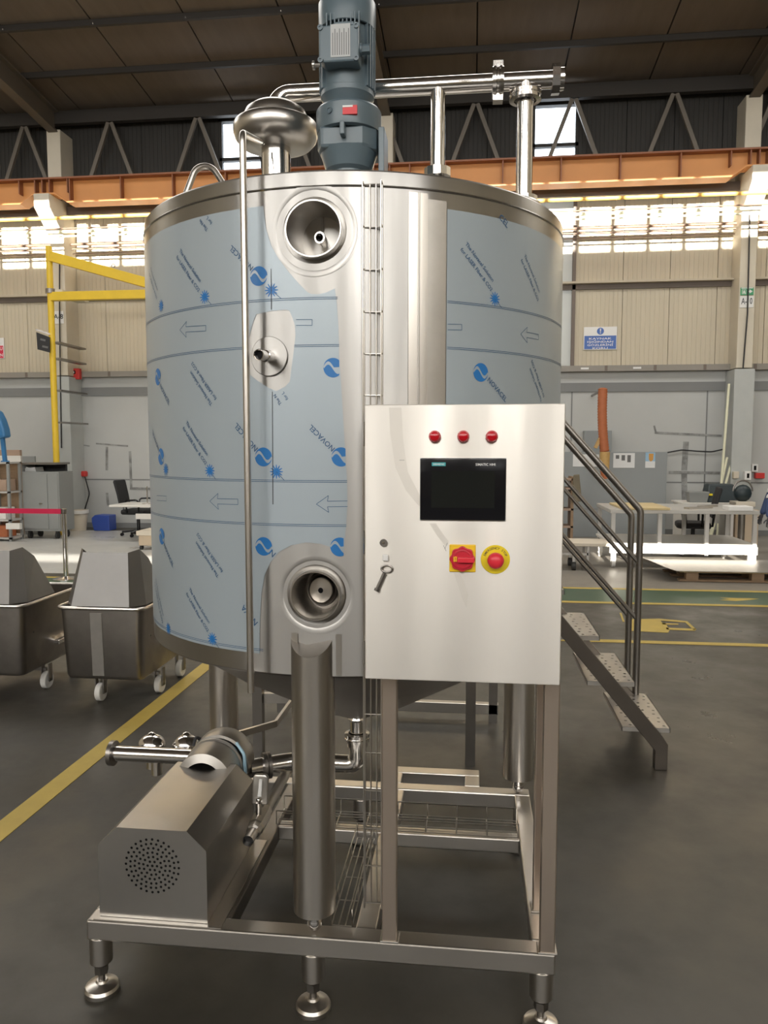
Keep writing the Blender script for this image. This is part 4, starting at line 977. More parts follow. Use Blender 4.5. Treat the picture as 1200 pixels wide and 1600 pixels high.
# ================================================================== MEAT TROLLEYS
def trolley(x0, y0, label, grp='tub trolleys'):
    W_, L_, zb1, zt1 = .555, .78, .155, .612
    t = thing('tub_trolley', (x0+W_/2, y0+L_/2, 0), label, 'trolley', grp)
    def ring(i, z, r, n=5):
        x, X, y, Y = x0+i, x0+W_-i, y0+i, y0+L_-i; out = []
        for cx_, cy_, a0 in ((X-r, Y-r, 0), (x+r, Y-r, 90), (x+r, y+r, 180), (X-r, y+r, 270)):
            for k in range(n+1):
                a = R_(a0+90*k/n); out.append((cx_+r*math.cos(a), cy_+r*math.sin(a), z))
        return out
    rs = [ring(.07, zb1, .03), ring(.035, zb1+.006, .04), ring(.022, zb1+.03, .05), ring(.008, zt1-.03, .05), ring(.004, zt1, .05), ring(.012, zt1+.002, .05), ring(.03, zb1+.04, .05), ring(.07, zb1+.02, .03)]
    m = len(rs[0]); b = MB(); vs = [p for r in rs for p in r]
    b.add(vs, [(i*m+k, i*m+(k+1) % m, (i+1)*m+(k+1) % m, (i+1)*m+k) for i in range(len(rs)-1) for k in range(m)]+[tuple(range(m-1, -1, -1)), tuple((len(rs)-1)*m+k for k in range(m))])
    tub = b.build('tub', 'trolley_steel', t, sharp=50)
    rm = ring(-.004, zt1+.002, .055); MB().tube([Vector(p) for p in rm]+[Vector(rm[0])], .011, 8, False).build('rolled_rim', 'steel', tub)
    # sloping hood bolted on the front half
    zh = .948; i0, i1, d = .02, .085, .42
    X0_, X1_ = x0+i0, x0+W_-i0; U0, U1 = x0+i1, x0+W_-i1
    c = .10; zz0 = zt1+.012
    lo = [(X0_, y0+d), (X0_, y0+c), (X0_+c*.7, y0+.01), (X1_-c*.7, y0+.01), (X1_, y0+c), (X1_, y0+d)]
    hi = [(U0, y0+d-.12), (U0, y0+.17), (U0+c*.45, y0+.10), (U1-c*.45, y0+.10), (U1, y0+.17), (U1, y0+d-.12)]
    zz1 = [zh-.06, zh+.015, zh, zh, zh+.015, zh-.06]
    b = MB(); n_ = len(lo); th = .003
    b.add([(p[0], p[1], zz0) for p in lo]+[(p[0], p[1], z) for p, z in zip(hi, zz1)], [(i, i+1, n_+i+1, n_+i) for i in range(n_-1)])
    h = b.build('hood', 'hood_steel', t, sharp=10)
    h.data.polygons.foreach_set('use_smooth', [False]*len(h.data.polygons))
    sm = h.modifiers.new('thick', 'SOLIDIFY'); sm.thickness = .003
    MB().bar((x0+W_*.45, y0+.006, zt1-.03), (x0+W_*.45, y0+.0215, zb1+.03), .075, .005, (0, -1, 0)).build('weld_patch', 'bead_steel', tub)
    for sx_ in (x0+.02, x0+W_-.02):
        MB().box(sx_-.035, sx_+.035, y0+L_*.5, y0+L_*.5+.2, zb1+.12, zb1+.15).build('side_handle', 'polished', tub, bevel=.004)
    for wx_, wy_ in ((x0+.22, y0+.10), (x0+.10, y0+.34), (x0+W_-.03, y0+.30), (x0+W_-.03, y0+.66)):
        wv = MB().lathe([(.012, -.019), (.052, -.019), (.057, -.015), (.057, .015), (.052, .019), (.012, .019)], (wx_, wy_, .058), (1, 0, 0), 28).build('wheel', 'white_plastic', t)
        MB().cyl((wx_-.03, wy_, .058), (wx_+.03, wy_, .058), .009, 10).build('axle', 'dark_steel', wv)
        MB().box(wx_-.03, wx_-.022, wy_-.02, wy_+.02, .05, zb1+.015).box(wx_+.022, wx_+.03, wy_-.02, wy_+.02, .05, zb1+.015).build('fork', 'dark_steel', wv)
    MB().bar((x0+.1, y0+.30, .13), (x0+W_-.03, y0+.30, .13), .02, .02).build('axle_bar', 'dark_steel', t)
    return t
trolley(-2.55, 4.42, 'stainless tub trolley with sloping hood, the one nearest the tank')
trolley(-3.335, 4.42, 'stainless tub trolley with sloping hood, cut off by the left edge')

# ================================================================== LEFT BACKGROUND
br = P(100, 800, 8.75)
bp = thing('barrier_post', (br.x, 8.75, 0), 'chrome barrier post holding a red belt', 'barrier post')
MB().lathe([(0, 0), (.16, 0), (.16, .012), (.05, .03), (.03, .04)], (br.x, 8.75, 0), n=32).build('base', 'polished', bp)
MB().cyl((br.x, 8.75, .03), (br.x, 8.75, .84), .03, 20).build('pole', 'polished', bp)
MB().lathe([(.033, .80), (.036, .81), (.036, .86), (.0, .87)], (br.x, 8.75, 0), n=20).build('belt_head', 'dark_steel', bp)
MB().box(br.x-1.9, br.x-.03, 8.745, 8.752, .80, .86).build('belt', 'belt_red', None, 'bright red retractable belt stretched from the chrome post', 'belt')

cy_ = 12.6; a, b = P(31, 726, cy_), P(95, 838, cy_)
gc = thing('tool_cabinet', ((a.x+b.x)/2, cy_+.3, 0), 'grey double-door tool cabinet on castors with an open top tray', 'cabinet')
zt_ = P(60, 737, cy_).z
MB().box(a.x, b.x, cy_, cy_+.48, .14, zt_).build('body', 'grey_paint', gc, bevel=.006)
MB().box(a.x-.02, b.x-.05, cy_-.01, cy_+.48, P(60, 726, cy_).z, P(60, 723, cy_).z).build('top', 'dark_steel', gc)
MB().box(a.x, a.x+.03, cy_, cy_+.48, zt_, P(60, 726, cy_).z).build('side', 'grey_paint', gc)
MB().box(a.x+.03, b.x-.1, cy_+.42, cy_+.48, zt_, P(60, 726, cy_).z).build('back', 'black_matt', gc)
mid = P(76, 800, cy_).x
for x0_, x1_ in ((a.x+.02, mid-.005), (mid+.005, b.x-.02)): MB().box(x0_, x1_, cy_-.012, cy_, .18, zt_-.04).build('door', 'grey_paint', gc, bevel=.003)
MB().box(mid-.16, mid-.10, cy_-.025, cy_-.012, P(60, 787, cy_).z-.01, P(60, 787, cy_).z+.015).build('handle', 'polished', gc)
for x_ in (a.x+.1, b.x-.1):
    for y_ in (cy_+.08, cy_+.4): MB().cyl((x_-.02, y_, .06), (x_+.02, y_, .06), .06, 16).box(x_-.025, x_+.025, y_-.03, y_+.03, .06, .145).build('castor', 'rubber', gc)
p0 = P(47, 733, cy_+.15); p0.z = zt_+.031
MB().prism([(p0.x-.1, p0.z-.03), (p0.x-.04, p0.z+.05), (p0.x+.02, p0.z+.03), (p0.x+.12, p0.z+.045), (p0.x+.14, p0.z-.03)], cy_+.1, cy_+.35, 'y').build('parts_bag', 'paper', None, 'crumpled white and blue bag in the tray of the grey cabinet', 'bag')
b0, b1 = P(-8, 725, cy_+.7), P(33, 703, cy_+.7)
MB().box(b0.x, b1.x, cy_+.65, cy_+.72, 0, b1.z).build('leaning_board', 'board_tan', None, 'brown board leaning behind the grey cabinet, tallest of the boards', 'board', 'boards behind the cabinet')
MB().box(b0.x, P(32, 712, cy_+.6).x, cy_+.60, cy_+.64, 0, P(30, 712, cy_+.6).z).build('leaning_board', 'table_white', None, 'white edged board leaning in front of the brown board', 'board', 'boards behind the cabinet')
MB().box(P(34, 712, cy_+.6).x, P(53, 712, cy_+.6).x, cy_+.62, cy_+.66, 0, P(40, 713, cy_+.6).z).build('leaning_board', 'grey_paint', None, 'small grey board leaning to the right of the brown board', 'board', 'boards behind the cabinet')
# open rack at the left edge
ry = 12.2; a, b = P(-25, 722, ry), P(18, 850, ry)
rk = thing('open_rack', (a.x, ry, 0), 'brown open shelf rack at the left edge of the picture', 'rack')
for x_ in (a.x, b.x-.04):
    for y_ in (ry, ry+.33): MB().box(x_, x_+.04, y_, y_+.04, 0, a.z).build('post', 'grey_paint', rk)
for py in (722, 768, 812, 840): 
    z_ = P(10, py, ry).z; MB().box(a.x, b.x, ry, ry+.37, z_-.03, z_).build('shelf', 'table_steel', rk)
MB().box(a.x, b.x, ry+.37, ry+.385, .1, a.z).build('back_panel', 'wood_dark', rk)
for py, x_, m_, nm, lb in ((768, 4, 'board_tan', 'storage_box', 'brown carton on the upper shelf of the rack'), (812, 3, 'white_plastic', 'storage_box', 'pale box on the middle shelf of the rack'), (840, 5, 'hose_orange', 'storage_tub', 'orange tub on the lowest shelf of the rack')):
    p = P(x_, py, ry+.1); zs0 = P(10, py, ry).z; MB().box(p.x-.14, p.x+.1, ry+.06, ry+.34, zs0+.001, zs0+.2).build(nm, m_, None, lb, 'box', bevel=.01)
a = P(19, 822, ry-.05); MB().box(a.x-.09, a.x+.16, ry-.09, ry-.02, a.z-.05, a.z+.05).build('rack_sign', 'white_plastic', None, 'small pale plate fixed on the rack upright near the floor', 'plate')
# blue hood on a stem, left edge
hy = 12.35; b = MB(); c = P(-8, 690, hy)
pts = [P(*p, hy) for p in ((-22, 650), (-14, 641), (-6, 640), (0, 643), (6, 655), (11, 670), (13, 683), (0, 686), (-22, 687))]
b.prism([(p.x, p.z) for p in pts], hy-.1, hy+.1, 'y'); bs = thing('blue_lamp', (c.x, hy, P(7, 722, hy).z), 'blue rounded hood on a slim blue stem at the left edge', 'lamp')
b.build('hood', 'blue_paint', bs, bevel=.03)
pa_, pb2 = P(4, 684, hy), P(8, 722, hy); pb2.z = P(10, 722, ry).z+.001
MB().bar(pa_, pb2, .06, .05, (0, 1, 0)).build('stem', 'blue_paint', bs)
MB().cyl(pb2, pb2+Vector((0, 0, .02)), .07, 16).build('foot', 'blue_paint', bs)
# jib crane
jy = 13.2
jb, jt = P(90, 725, jy), P(74, 388, jy)
jc = thing('jib_crane', (jb.x, jy, 0), 'yellow jib crane on a post beside column A-8', 'crane')
MB().cyl((jb.x-.02, jy, 0), (jb.x-.02, jy, jt.z+.03), .055, 20).build('post', 'jib_yellow', jc)
ea, eb = P(335, 474, jy), P(335, 458, jy)
u0_, u1_ = P(80, 400, jy), P(330, 470, jy)
MB().bar((jb.x+.02, jy, P(78, 401, jy).z), (P(330, 468, jy).x, jy, P(330, 470, jy).z), .12, .17, (0, 0, 1)).build('tie_beam', 'jib_yellow', jc, bevel=.006)
zj = P(150, 462, jy).z
MB().box(jb.x, ea.x, jy-.06, jy+.06, zj-.075, zj+.075).build('jib_beam', 'jib_yellow', jc, bevel=.006)
zc_ = P(80, 455, jy).z; MB().cyl((jb.x-.02, jy, zc_-.04), (jb.x-.02, jy, zc_+.04), .085, 20).build('clamp_ring', 'dark_steel', jc)
MB().box(jb.x-.05, jb.x+.2, jy, YC+.01, zc_-.03, zc_+.03).build('wall_bracket', 'column', jc)
for py in (535, 560, 610, 660): MB().box(jb.x-.02, jb.x+.12, jy, YC+.0, P(90, py, jy).z-.015, P(90, py, jy).z+.015).build('wall_bracket', 'dark_steel', jc)
c_ = P(177, 417, jy); MB().tube([(c_.x+.03*math.cos(t*.6), jy, c_.z+.02+.03*math.sin(t*.6)) for t in range(11)], .008, 6).build('hook_eye', 'dark_steel', jc)
p = [P(*q, jy-.12) for q in ((57, 519), (78, 527), (78, 551), (59, 546))]
b = MB(); b.prism([(q.x, q.z) for q in p], jy-.13, jy-.11, 'y'); js = b.build('hanging_sign', 'black_matt', None, 'small dark plate hanging on the yellow crane post', 'sign')
MB().bar(P(56, 515, jy-.12), P(81, 523, jy-.04), .012, .03).build('hanger_bar', 'dark_steel', js)
for q0_, q1_ in (((63, 530), (71, 532)), ((66, 541), (75, 543))): MB().bar(P(*q0_, jy-.131), P(*q1_, jy-.131), .003, .035).build('faded_print', 'grey_print', js)
# small things along the left wall
p = P(123, 585, WF-.05)
al = thing('alarm_box', (p.x, WF-.05, p.z-.13), 'red square alarm box on the trunking beside column A-8', 'alarm')
MB().box(p.x-.11, p.x+.11, WF-.24, WF-.14, p.z-.11, p.z+.1).build('case', 'red_box', al, bevel=.01)
MB().box(p.x-.04, p.x+.035, WF-.247, WF-.238, p.z-.01, p.z+.055).build('window', 'black', al)
MB().box(p.x-.02, p.x+.015, WF-.25, WF-.246, p.z+.005, p.z+.04).build('push_plate', 'label_white', al)
p = P(122, 812, 14.0)
bk = thing('bucket', (p.x, 14.0, 0), 'white plastic bucket standing against the wall', 'bucket')
MB().lathe([(0, .0), (.15, 0), (.185, .38), (.195, .39), (.18, .39), (.15, .03), (0, .03)], (p.x, 14.0, 0), n=28).build('pail', 'cream', bk)
MB().lathe([(.188, .33), (.2, .335), (.2, .4), (.188, .4)], (p.x, 14.0, 0), n=28).build('rim', 'white_plastic', bk)
a, b = P(150, 826, 14.1), P(176, 808, 14.1)
MB().prism([(a.x+.03, .005), (b.x, .005), (b.x, .30), (a.x+.06, .31), (a.x-.01, .25), (a.x-.01, .18)], 13.95, 14.25, 'y').build('stacking_bin', 'blue_bin', None, 'blue plastic stacking bin on the floor by the wall', 'bin', bevel=.012)
p = P(114, 720, WF); MB().box(p.x-.025, p.x+.025, WF-.06, WF-.01, .9, wz['band0']).build('wall_conduit', 'pipe_white', None, 'pale vertical conduit on the wall right of column A-8', 'conduit')
MB().box(p.x-.09, p.x+.09, WF-.1, WF-.01, .8, 1.1).build('socket_box', 'cream', None, 'cream socket box on the wall below the pale conduit', 'socket')
p = P(124, 740, WF-.1); MB().box(p.x-.04, p.x+.14, WF-.14, WF-.005, p.z-.06, p.z+.05).build('extinguisher_hose', 'red_box', None, 'red hose coupling on the wall beside the socket box', 'coupling', bevel=.03)
MB().tube(fillet([(p.x+.1, WF-.08, p.z-.05), (p.x+.18, WF-.06, p.z-.4), (p.x, WF-.05, p.z-.9), (p.x-.2, WF-.08, .3)], .2, 6), .012, 6).build('loose_cable', 'black_matt', None, 'black cable hanging from the red coupling', 'cable')
# white tables with a swivel chair, half behind the tank
def swivel(x, y, rot, label, h=.46):
    t = thing('office_chair', (x, y, 0), label, 'chair'); t.rotation_euler = (0, 0, rot)
    o = Vector((x, y, 0)); c_, s_ = math.cos(rot), math.sin(rot)
    def bb(): return MB()
    def L(v): return Vector(v)+o
    m_ = bb(); 
    for k in range(5):
        a_ = k*2*math.pi/5; m_ = MB().bar(L((.03*math.cos(a_), .03*math.sin(a_), .1)), L((.29*math.cos(a_), .29*math.sin(a_), .075)), .045, .035); m_.build('base_arm', 'black', t)
        MB().cyl(L((.29*math.cos(a_)-.02, .29*math.sin(a_), .03)), L((.29*math.cos(a_)+.02, .29*math.sin(a_), .03)), .03, 12).build('castor', 'black', t)
    MB().cyl(L((0, 0, .07)), L((0, 0, h-.06)), .03, 14).build('gas_column', 'black', t)
    MB().prism([(x-.24, y-.23), (x+.24, y-.23), (x+.25, y+.2), (x+.18, y+.25), (x-.18, y+.25), (x-.25, y+.2)], h-.06, h+.03, 'z').build('seat', 'fabric_black', t, bevel=.03)
    q = [(-.23, h+.1), (-.27, h+.1), (-.31, h+.3), (-.37, h+.52), (-.36, h+.56), (-.32, h+.55), (-.27, h+.32)]
    MB().prism([(y+p_[0], p_[1]) for p_ in q], x-.21, x+.21, 'x').build('backrest', 'fabric_black', t, bevel=.02)
    MB().tube([L((0, -.1, h-.05)), L((0, -.27, h-.03)), L((0, -.29, h+.15))], .02, 8).build('back_stem', 'black', t)
    for sx_ in (-1, 1): MB().tube(fillet([L((sx_*.25, -.1, h-.02)), L((sx_*.3, -.1, h+.2)), L((sx_*.3, .14, h+.21)), L((sx_*.25, .12, h-.0))], .05), .016, 8).build('armrest', 'black', t)
    return t
swivel(P(216, 800, 13.3).x, 13.3, R_(-90), 'black office chair at the white table left of the tank')
ty = 12.2; a = P(170, 789, ty); wt = thing('white_table', (a.x+.9, ty+.35, 0), 'long white table with thin top, left of the tank', 'table')
MB().box(a.x, a.x+1.9, ty, ty+.7, a.z-.035, a.z).build('table_top', 'table_white', wt, bevel=.006)
for x_ in (a.x+.7, a.x+1.8):
    for y_ in (ty+.08, ty+.6): MB().box(x_, x_+.04, y_, y_+.04, 0, a.z-.035).build('leg', 'table_white', wt)
MB().box(a.x+.45, a.x+1.8, ty+.03, ty+.07, P(215, 803, ty).z-.09, P(215, 803, ty).z).build('drawer_rail', 'table_white', wt)
MB().cyl((P(230, 770, ty+.3).x, ty+.3, a.z), (P(230, 770, ty+.3).x, ty+.3, a.z+.3), .012, 8).lathe([(.09, 0), (.09, .012), (0, .012)], (P(230, 770, ty+.3).x, ty+.3, a.z), n=16).build('lamp_stand', 'polished', None, 'thin upright rod stand on the white table', 'stand')
ly = 11.4; a, b = P(213, 851, ly), P(262, 830, ly)
pd = thing('cream_pedestal', ((a.x+b.x)/2, ly+.25, 0), 'low cream pedestal on castors beside the tank edge', 'pedestal')
zt_ = .30
MB().box(a.x, b.x, ly, ly+.5, zt_-.07, zt_).build('top', 'cream', pd, bevel=.005)
MB().box(a.x+.03, b.x-.03, ly+.02, ly+.48, .07, zt_-.07).build('body', 'birch', pd, bevel=.005)
for x_ in (a.x+.06, b.x-.06): MB().cyl((x_-.02, ly+.06, .035), (x_+.02, ly+.06, .035), .035, 14).build('castor', 'rubber', pd)

# ================================================================== RIGHT BACKGROUND
# grey partition board with papers, hose in front
py_ = 14.0; a, b = P(868, 838, py_), P(1043, 706, py_)
pb_ = thing('partition_board', ((a.x+b.x)/2, py_, 0), 'large grey partition board standing before the far wall', 'partition')
MB().box(a.x, b.x, py_, py_+.05, 0, b.z).build('board', 'partition', pb_, bevel=.006)
MB().box(a.x, b.x, py_-.004, py_, P(950, 796, py_).z, P(950, 796, py_).z+.012).build('joint', 'wall_band', pb_)
def sheet_on(x0, y0, x1, y1, name, lab, m='paper'):
    p, q = P(x0, y1, py_-.006), P(x1, y0, py_-.006)
    return MB().box(p.x, q.x, py_-.008, py_-.001, p.z, q.z).build(name, m, None, lab, 'paper', 'papers on the grey partition'), p, q
s_, p, q = sheet_on(895, 710, 936, 729, 'paper_sheet', 'plain white drawing sheet beside the orange hose')
s_, p, q = sheet_on(958, 708, 992, 731, 'paper_sheet', 'white sheet with a faint technical drawing in the middle of the partition')
for i in range(3): MB().box(p.x+.04+i*.1, p.x+.10+i*.1, py_-.009, py_-.0079, q.z-.10-.03*i, q.z-.035).build('drawing_mark', 'grey_print', s_)
s_, p, q = sheet_on(1008, 707, 1024, 731, 'paper_sheet', 'sheet with a brown tank picture, rightmost on the partition')
MB().box(p.x, q.x, py_-.009, py_-.0079, (p.z+q.z)/2-.02, q.z).build('picture_ground', 'sky_print', s_)
MB().prism([(p.x+.055, q.z-.02), (q.x-.03, q.z-.02), (q.x-.035, q.z-.13), ((p.x+q.x)/2+.01, q.z-.16), (p.x+.06, q.z-.13)], py_-.0098, py_-.0088, 'y').build('picture_shape', 'amber', s_)
a, b = P(910, 708, WF), P(953, 673, WF)
MB().box(a.x, b.x, WF-.2, WF-.005, a.z-.1, b.z).build('wall_box', 'partition', None, 'dark grey metal box on the wall behind the orange hose', 'box', bevel=.008)
hy2 = 13.4; h0, h1 = P(942, 606, hy2), P(944, 748, hy2)
hz_ = thing('extraction_hose', (h1.x, hy2, h1.z), 'orange ribbed extraction hose hanging before the partition', 'hose')
zt2 = P(944, 706, hy2).z
path, rad = [], []
N = 46
for i in range(N+1):
    z = h0.z+(zt2-h0.z)*i/N; path.append((h0.x+(h1.x-h0.x)*i/N-.05*math.sin(i/N*3)*.5, hy2, z)); rad.append(.082 if i % 2 else .072)
rad[0] = .04; MB().tube(path, rad, 18).build('ribbed_hose', 'hose_orange', hz_, sharp=80)
MB().tube([(h1.x, hy2, zt2), (h1.x, hy2, P(944, 735, hy2).z)], [.085, .08], 18).build('taped_section', 'hose_tape', hz_)
MB().tube([(h1.x, hy2, P(944, 735, hy2).z), (h1.x+.02, hy2, h1.z)], [.07, .065], 14).build('nozzle', 'hose_orange', hz_)
MB().bar(P(930, 700, hy2+.02), P(938, 684, hy2+.02), .05, .1, (0, 1, 0)).build('hose_strap', 'hose_tape', hz_)
MB().bar((h0.x, hy2, h0.z-.05), (h0.x, WF, h0.z-.05), .03, .03).build('wall_hanger', 'dark_steel', hz_)
# rack with apron, seen past the stair rail
ry2 = 12.6; a, b = P(868, 835, ry2), P(897, 745, ry2)
rk2 = thing('brown_rack', ((a.x+b.x)/2, ry2, 0), 'brown wooden rack half hidden by the control cabinet', 'rack')
for x_ in (a.x, b.x-.04): MB().box(x_, x_+.04, ry2, ry2+.4, 0, b.z).build('side', 'wood_dark', rk2)
for py in (748, 762, 795, 822): z_ = P(890, py, ry2).z; MB().box(a.x, b.x, ry2, ry2+.4, z_-.03, z_).build('shelf', 'board_tan', rk2)
p = [P(*q_, ry2-.06) for q_ in ((896, 742), (905, 741), (909, 783), (893, 785))]
MB().prism([(q_.x, q_.z) for q_ in p], ry2-.09, ry2-.04, 'y').build('leather_apron', 'apron', None, 'worn brown apron hanging on the rack beside the stair rail', 'apron', bevel=.01)
# small castor trolley
ty2 = 10.1; a, b = P(884, 852, ty2), P(921, 842, ty2)
ct = thing('castor_table', ((a.x+b.x)/2, ty2+.25, 0), 'low pale table on black castors behind the stair', 'table')
zt_ = P(900, 850, ty2).z
MB().box(a.x-.25, b.x+.3, ty2, ty2+.55, zt_-.03, zt_+.01).build('table_top', 'cream', ct, bevel=.004)
for x_ in (a.x-.2, a.x+.1, b.x-.02):
    for y_ in (ty2+.06, ty2+.45):
        MB().box(x_, x_+.03, y_, y_+.03, .11, zt_-.03).build('leg', 'table_steel', ct)
        MB().cyl((x_-.01, y_+.015, .055), (x_+.04, y_+.015, .055), .055, 16).build('castor', 'rubber', ct)
MB().box(a.x-.2, b.x, ty2+.06, ty2+.09, .2, .23).build('stretcher', 'table_steel', ct)
# steel work table with lower shelf
wy = 10.45; x0_, x1_ = P(952, 880, wy).x, P(1183, 880, wy).x; zt_ = P(1050, 797, wy).z
tb = thing('work_table', ((x0_+x1_)/2, wy+.6, 0), 'long steel work table with a low shelf, on castors', 'table')
MB().box(x0_, x1_, wy, wy+1.2, zt_-.05, zt_).build('table_top', 'table_steel', tb, bevel=.005)
for k in range(4):
    x_ = x0_+.02+(x1_-x0_-.08)*k/3
    for y_ in (wy+.02, wy+1.12): MB().box(x_, x_+.05, y_, y_+.05, .12 if k in (0, 3) else .3, zt_-.05).build('leg', 'table_steel', tb)
zs_ = P(1050, 857, wy).z
MB().box(x0_, x1_, wy+.03, wy+1.17, .30, .33).build('low_shelf', 'table_white', tb, bevel=.004)
MB().box(x0_, x1_, wy+.0, wy+.04, .20, .30).build('shelf_beam', 'table_white', tb)
for x_ in (x0_+.05, x1_-.08):
    for y_ in (wy+.05, wy+1.1): MB().cyl((x_-.02, y_, .06), (x_+.03, y_, .06), .06, 16).box(x_-.03, x_+.04, y_-.02, y_+.02, .06, .21).build('castor', 'white_plastic', tb)
a, b = P(972, 785, wy), P(1047, 785, wy)
MB().box(a.x, b.x, wy-.02, wy+.95, zt_, zt_+.03).build('wooden_board', 'wood', None, 'pale wooden board lying on the left end of the work table', 'board', bevel=.004)
for px, l, lb in ((1093, .36, 'thin steel offcut lying across the work table, left one'), (1118, .25, 'thin steel offcut lying across the work table, right one')):
    p = P(px, 795, wy+.25); MB().bar((p.x-l/2, wy+.2+(.3 if l < .3 else 0), zt_+.012), (p.x+l/2, wy+.4+(.3 if l < .3 else 0), zt_+.012), .1, .022).build('steel_offcut', 'steel', None, lb, 'offcut', 'steel offcuts on the work table')
p = P(1158, 800, wy); MB().box(p.x-.16, p.x+.14, wy-.03, wy+.25, zt_, zt_+.055).build('paper_pile', 'label_white', None, 'flat pale tray at the right end of the work table', 'tray', bevel=.004)
# second desk behind it
dy = 12.6; x0_, x1_ = P(1066, 787, dy).x, P(1152, 787, dy).x; zd = P(1100, 786, dy).z
dk = thing('back_desk', ((x0_+x1_)/2, dy+.35, 0), 'white desk behind the steel work table', 'desk')
MB().box(x0_, x1_, dy, dy+.7, zd-.03, zd).build('desk_top', 'table_white', dk, bevel=.004)
MB().box(x0_+.05, x1_-.05, dy+.6, dy+.62, .35, zd-.03).build('modesty_panel', 'table_white', dk)
for x_ in (x0_+.03, x1_-.07): MB().box(x_, x_+.04, dy+.05, dy+.65, 0, zd-.03).build('leg', 'table_white', dk)
pts = [P(*q_, dy+.3) for q_ in ((1100, 786), (1150, 786), (1145, 756), (1106, 756))]
wm = thing('dark_case', (pts[0].x+.2, dy+.3, zd), 'large dark green-black case standing on the white desk', 'case')
MB().hexa([(pts[0].x, dy+.15, zd), (pts[1].x, dy+.15, zd), (pts[1].x, dy+.55, zd), (pts[0].x, dy+.55, zd), (pts[3].x, dy+.25, pts[3].z), (pts[2].x, dy+.25, pts[2].z), (pts[2].x, dy+.5, pts[3].z), (pts[3].x, dy+.5, pts[3].z)]).build('case', 'navy_box', wm, bevel=.02)
p = P(1111, 773, dy+.14); MB().box(p.x-.03, p.x+.03, dy+.16, dy+.19, p.z-.015, p.z+.015).build('yellow_mark', 'yellow_ring', wm)
p = P(1089, 776, dy+.2); 
bk2 = MB(); bk2.hexa([(p.x-.13, dy+.1, zd), (p.x+.13, dy+.1, zd), (p.x+.13, dy+.3, zd), (p.x-.13, dy+.3, zd), (p.x-.16, dy+.08, zd+.17), (p.x+.16, dy+.08, zd+.17), (p.x+.16, dy+.32, zd+.17), (p.x-.16, dy+.32, zd+.17)])
bk2.build('wire_basket', 'grey_paint', None, 'grey basket on the left end of the white desk', 'basket', bevel=.008)
p = P(1160, 780, 12.0)
gm = thing('grinder_stand', (p.x, 12.0, 0), 'small dark bench grinder on a post between the desk and the column', 'grinder')
MB().cyl((p.x, 12.0, 0), (p.x, 12.0, .72), .05, 14).build('post', 'dark_steel', gm)
MB().box(p.x-.14, p.x+.14, 11.85, 12.15, .72, .8).build('table', 'cream', gm, bevel=.01)
MB().sphere((p.x, 12.0, .92), .13, 16, (1, .7, 1)).build('motor', 'navy_box', gm)
MB().tube([(p.x+.14*math.cos(t*.35), 12.0, .95+.16*math.sin(t*.35)) for t in range(10)], .012, 8).build('guard', 'dark_steel', gm)
swivel(P(1082, 850, 11.95).x, 11.95, R_(80), 'black office chair behind the steel work table')
a, b = P(1148, 846, 12.75), P(1186, 800, 12.75)
wc = thing('birch_cabinet', ((a.x+b.x)/2, 13, 0), 'light wooden cupboard beside the column A-10', 'cabinet')
MB().box(a.x, b.x, 12.75, 13.2, .06, b.z+.03).build('body', 'birch', wc, bevel=.005)
MB().box(a.x+.02, b.x-.02, 12.74, 12.752, .10, b.z).build('door', 'birch', wc, bevel=.003)
MB().box(a.x+.02, b.x-.02, 12.8, 13.15, 0, .06).build('plinth', 'wood_dark', wc)
# poles leaning on the wall
for (q0_, q1_, r_, lb) in (((1127, 770), (1139, 600), .022, 'tall pale tube leaning by column A-10, the longest of three'), ((1130, 770), (1136, 715), .022, 'short pale tube leaning by column A-10, left of the short pair'), ((1137, 770), (1142, 726), .022, 'short pale tube leaning by column A-10, right of the short pair')):
    a_, b_ = P(*q0_, 13.75), P(*q1_, 14.2); g_ = a_+(a_-b_)*((a_.z)/(b_.z-a_.z))
    MB().cyl((g_.x, 13.6, .01), b_, r_, 10).build('leaning_tube', 'pipe_white', None, lb, 'tube', 'tubes leaning by the column')
# switch boxes on the column and wall
for px, py, w_, h_, yy, m_, nm, lb in ((1148, 742, .09, .12, YC-.04, 'cream', 'switch_box', 'cream switch box on the left side of column A-10'), (1166, 743, .11, .15, YC-.04, 'label_white', 'switch_box', 'white socket box on the right edge of column A-10'),
                           (1177, 731, .11, .14, WF, 'label_white', 'switch_box', 'white socket box on the wall right of column A-10'), (1185, 743, .16, .1, WF, 'red_box', 'hose_reel', 'red connector on the wall right of column A-10')):
    p = P(px, py, yy); o = MB().box(p.x-w_/2, p.x+w_/2, yy-.09, yy, p.z-h_/2, p.z+h_/2).build(nm, m_, None, lb, 'box', bevel=.008)
    if m_ == 'label_white': MB().box(p.x-.02, p.x+.02, yy-.095, yy-.088, p.z-.04, p.z+.04).build('socket', 'black', o)
p0, p1_, p2 = P(1043, 707, WF-.05), P(1090, 705, WF-.05), P(1130, 702, WF-.05)
MB().tube(fillet([p0, P(1065, 703, WF-.05), p1_, P(1112, 706, WF-.05), p2], .3, 5), .012, 6).build('wall_cable', 'black_matt', None, 'black cable drooping along the grey wall behind the work table', 'cable')
p = P(1181, 480, YC-.05); MB().tube([P(1172, 325, YC-.03), P(1168, 490, YC-.03), P(1161, 575, YC-.03)], .012, 6).build('column_cable', 'black_matt', None, 'dark cable running down the face of column A-10', 'cable')
MB().tube([P(93, 400, YC-.03), P(93, 500, YC-.03), P(96, 700, YC-.06)], .012, 6).build('column_cable', 'black_matt', None, 'dark cable running down the face of column A-8', 'cable')
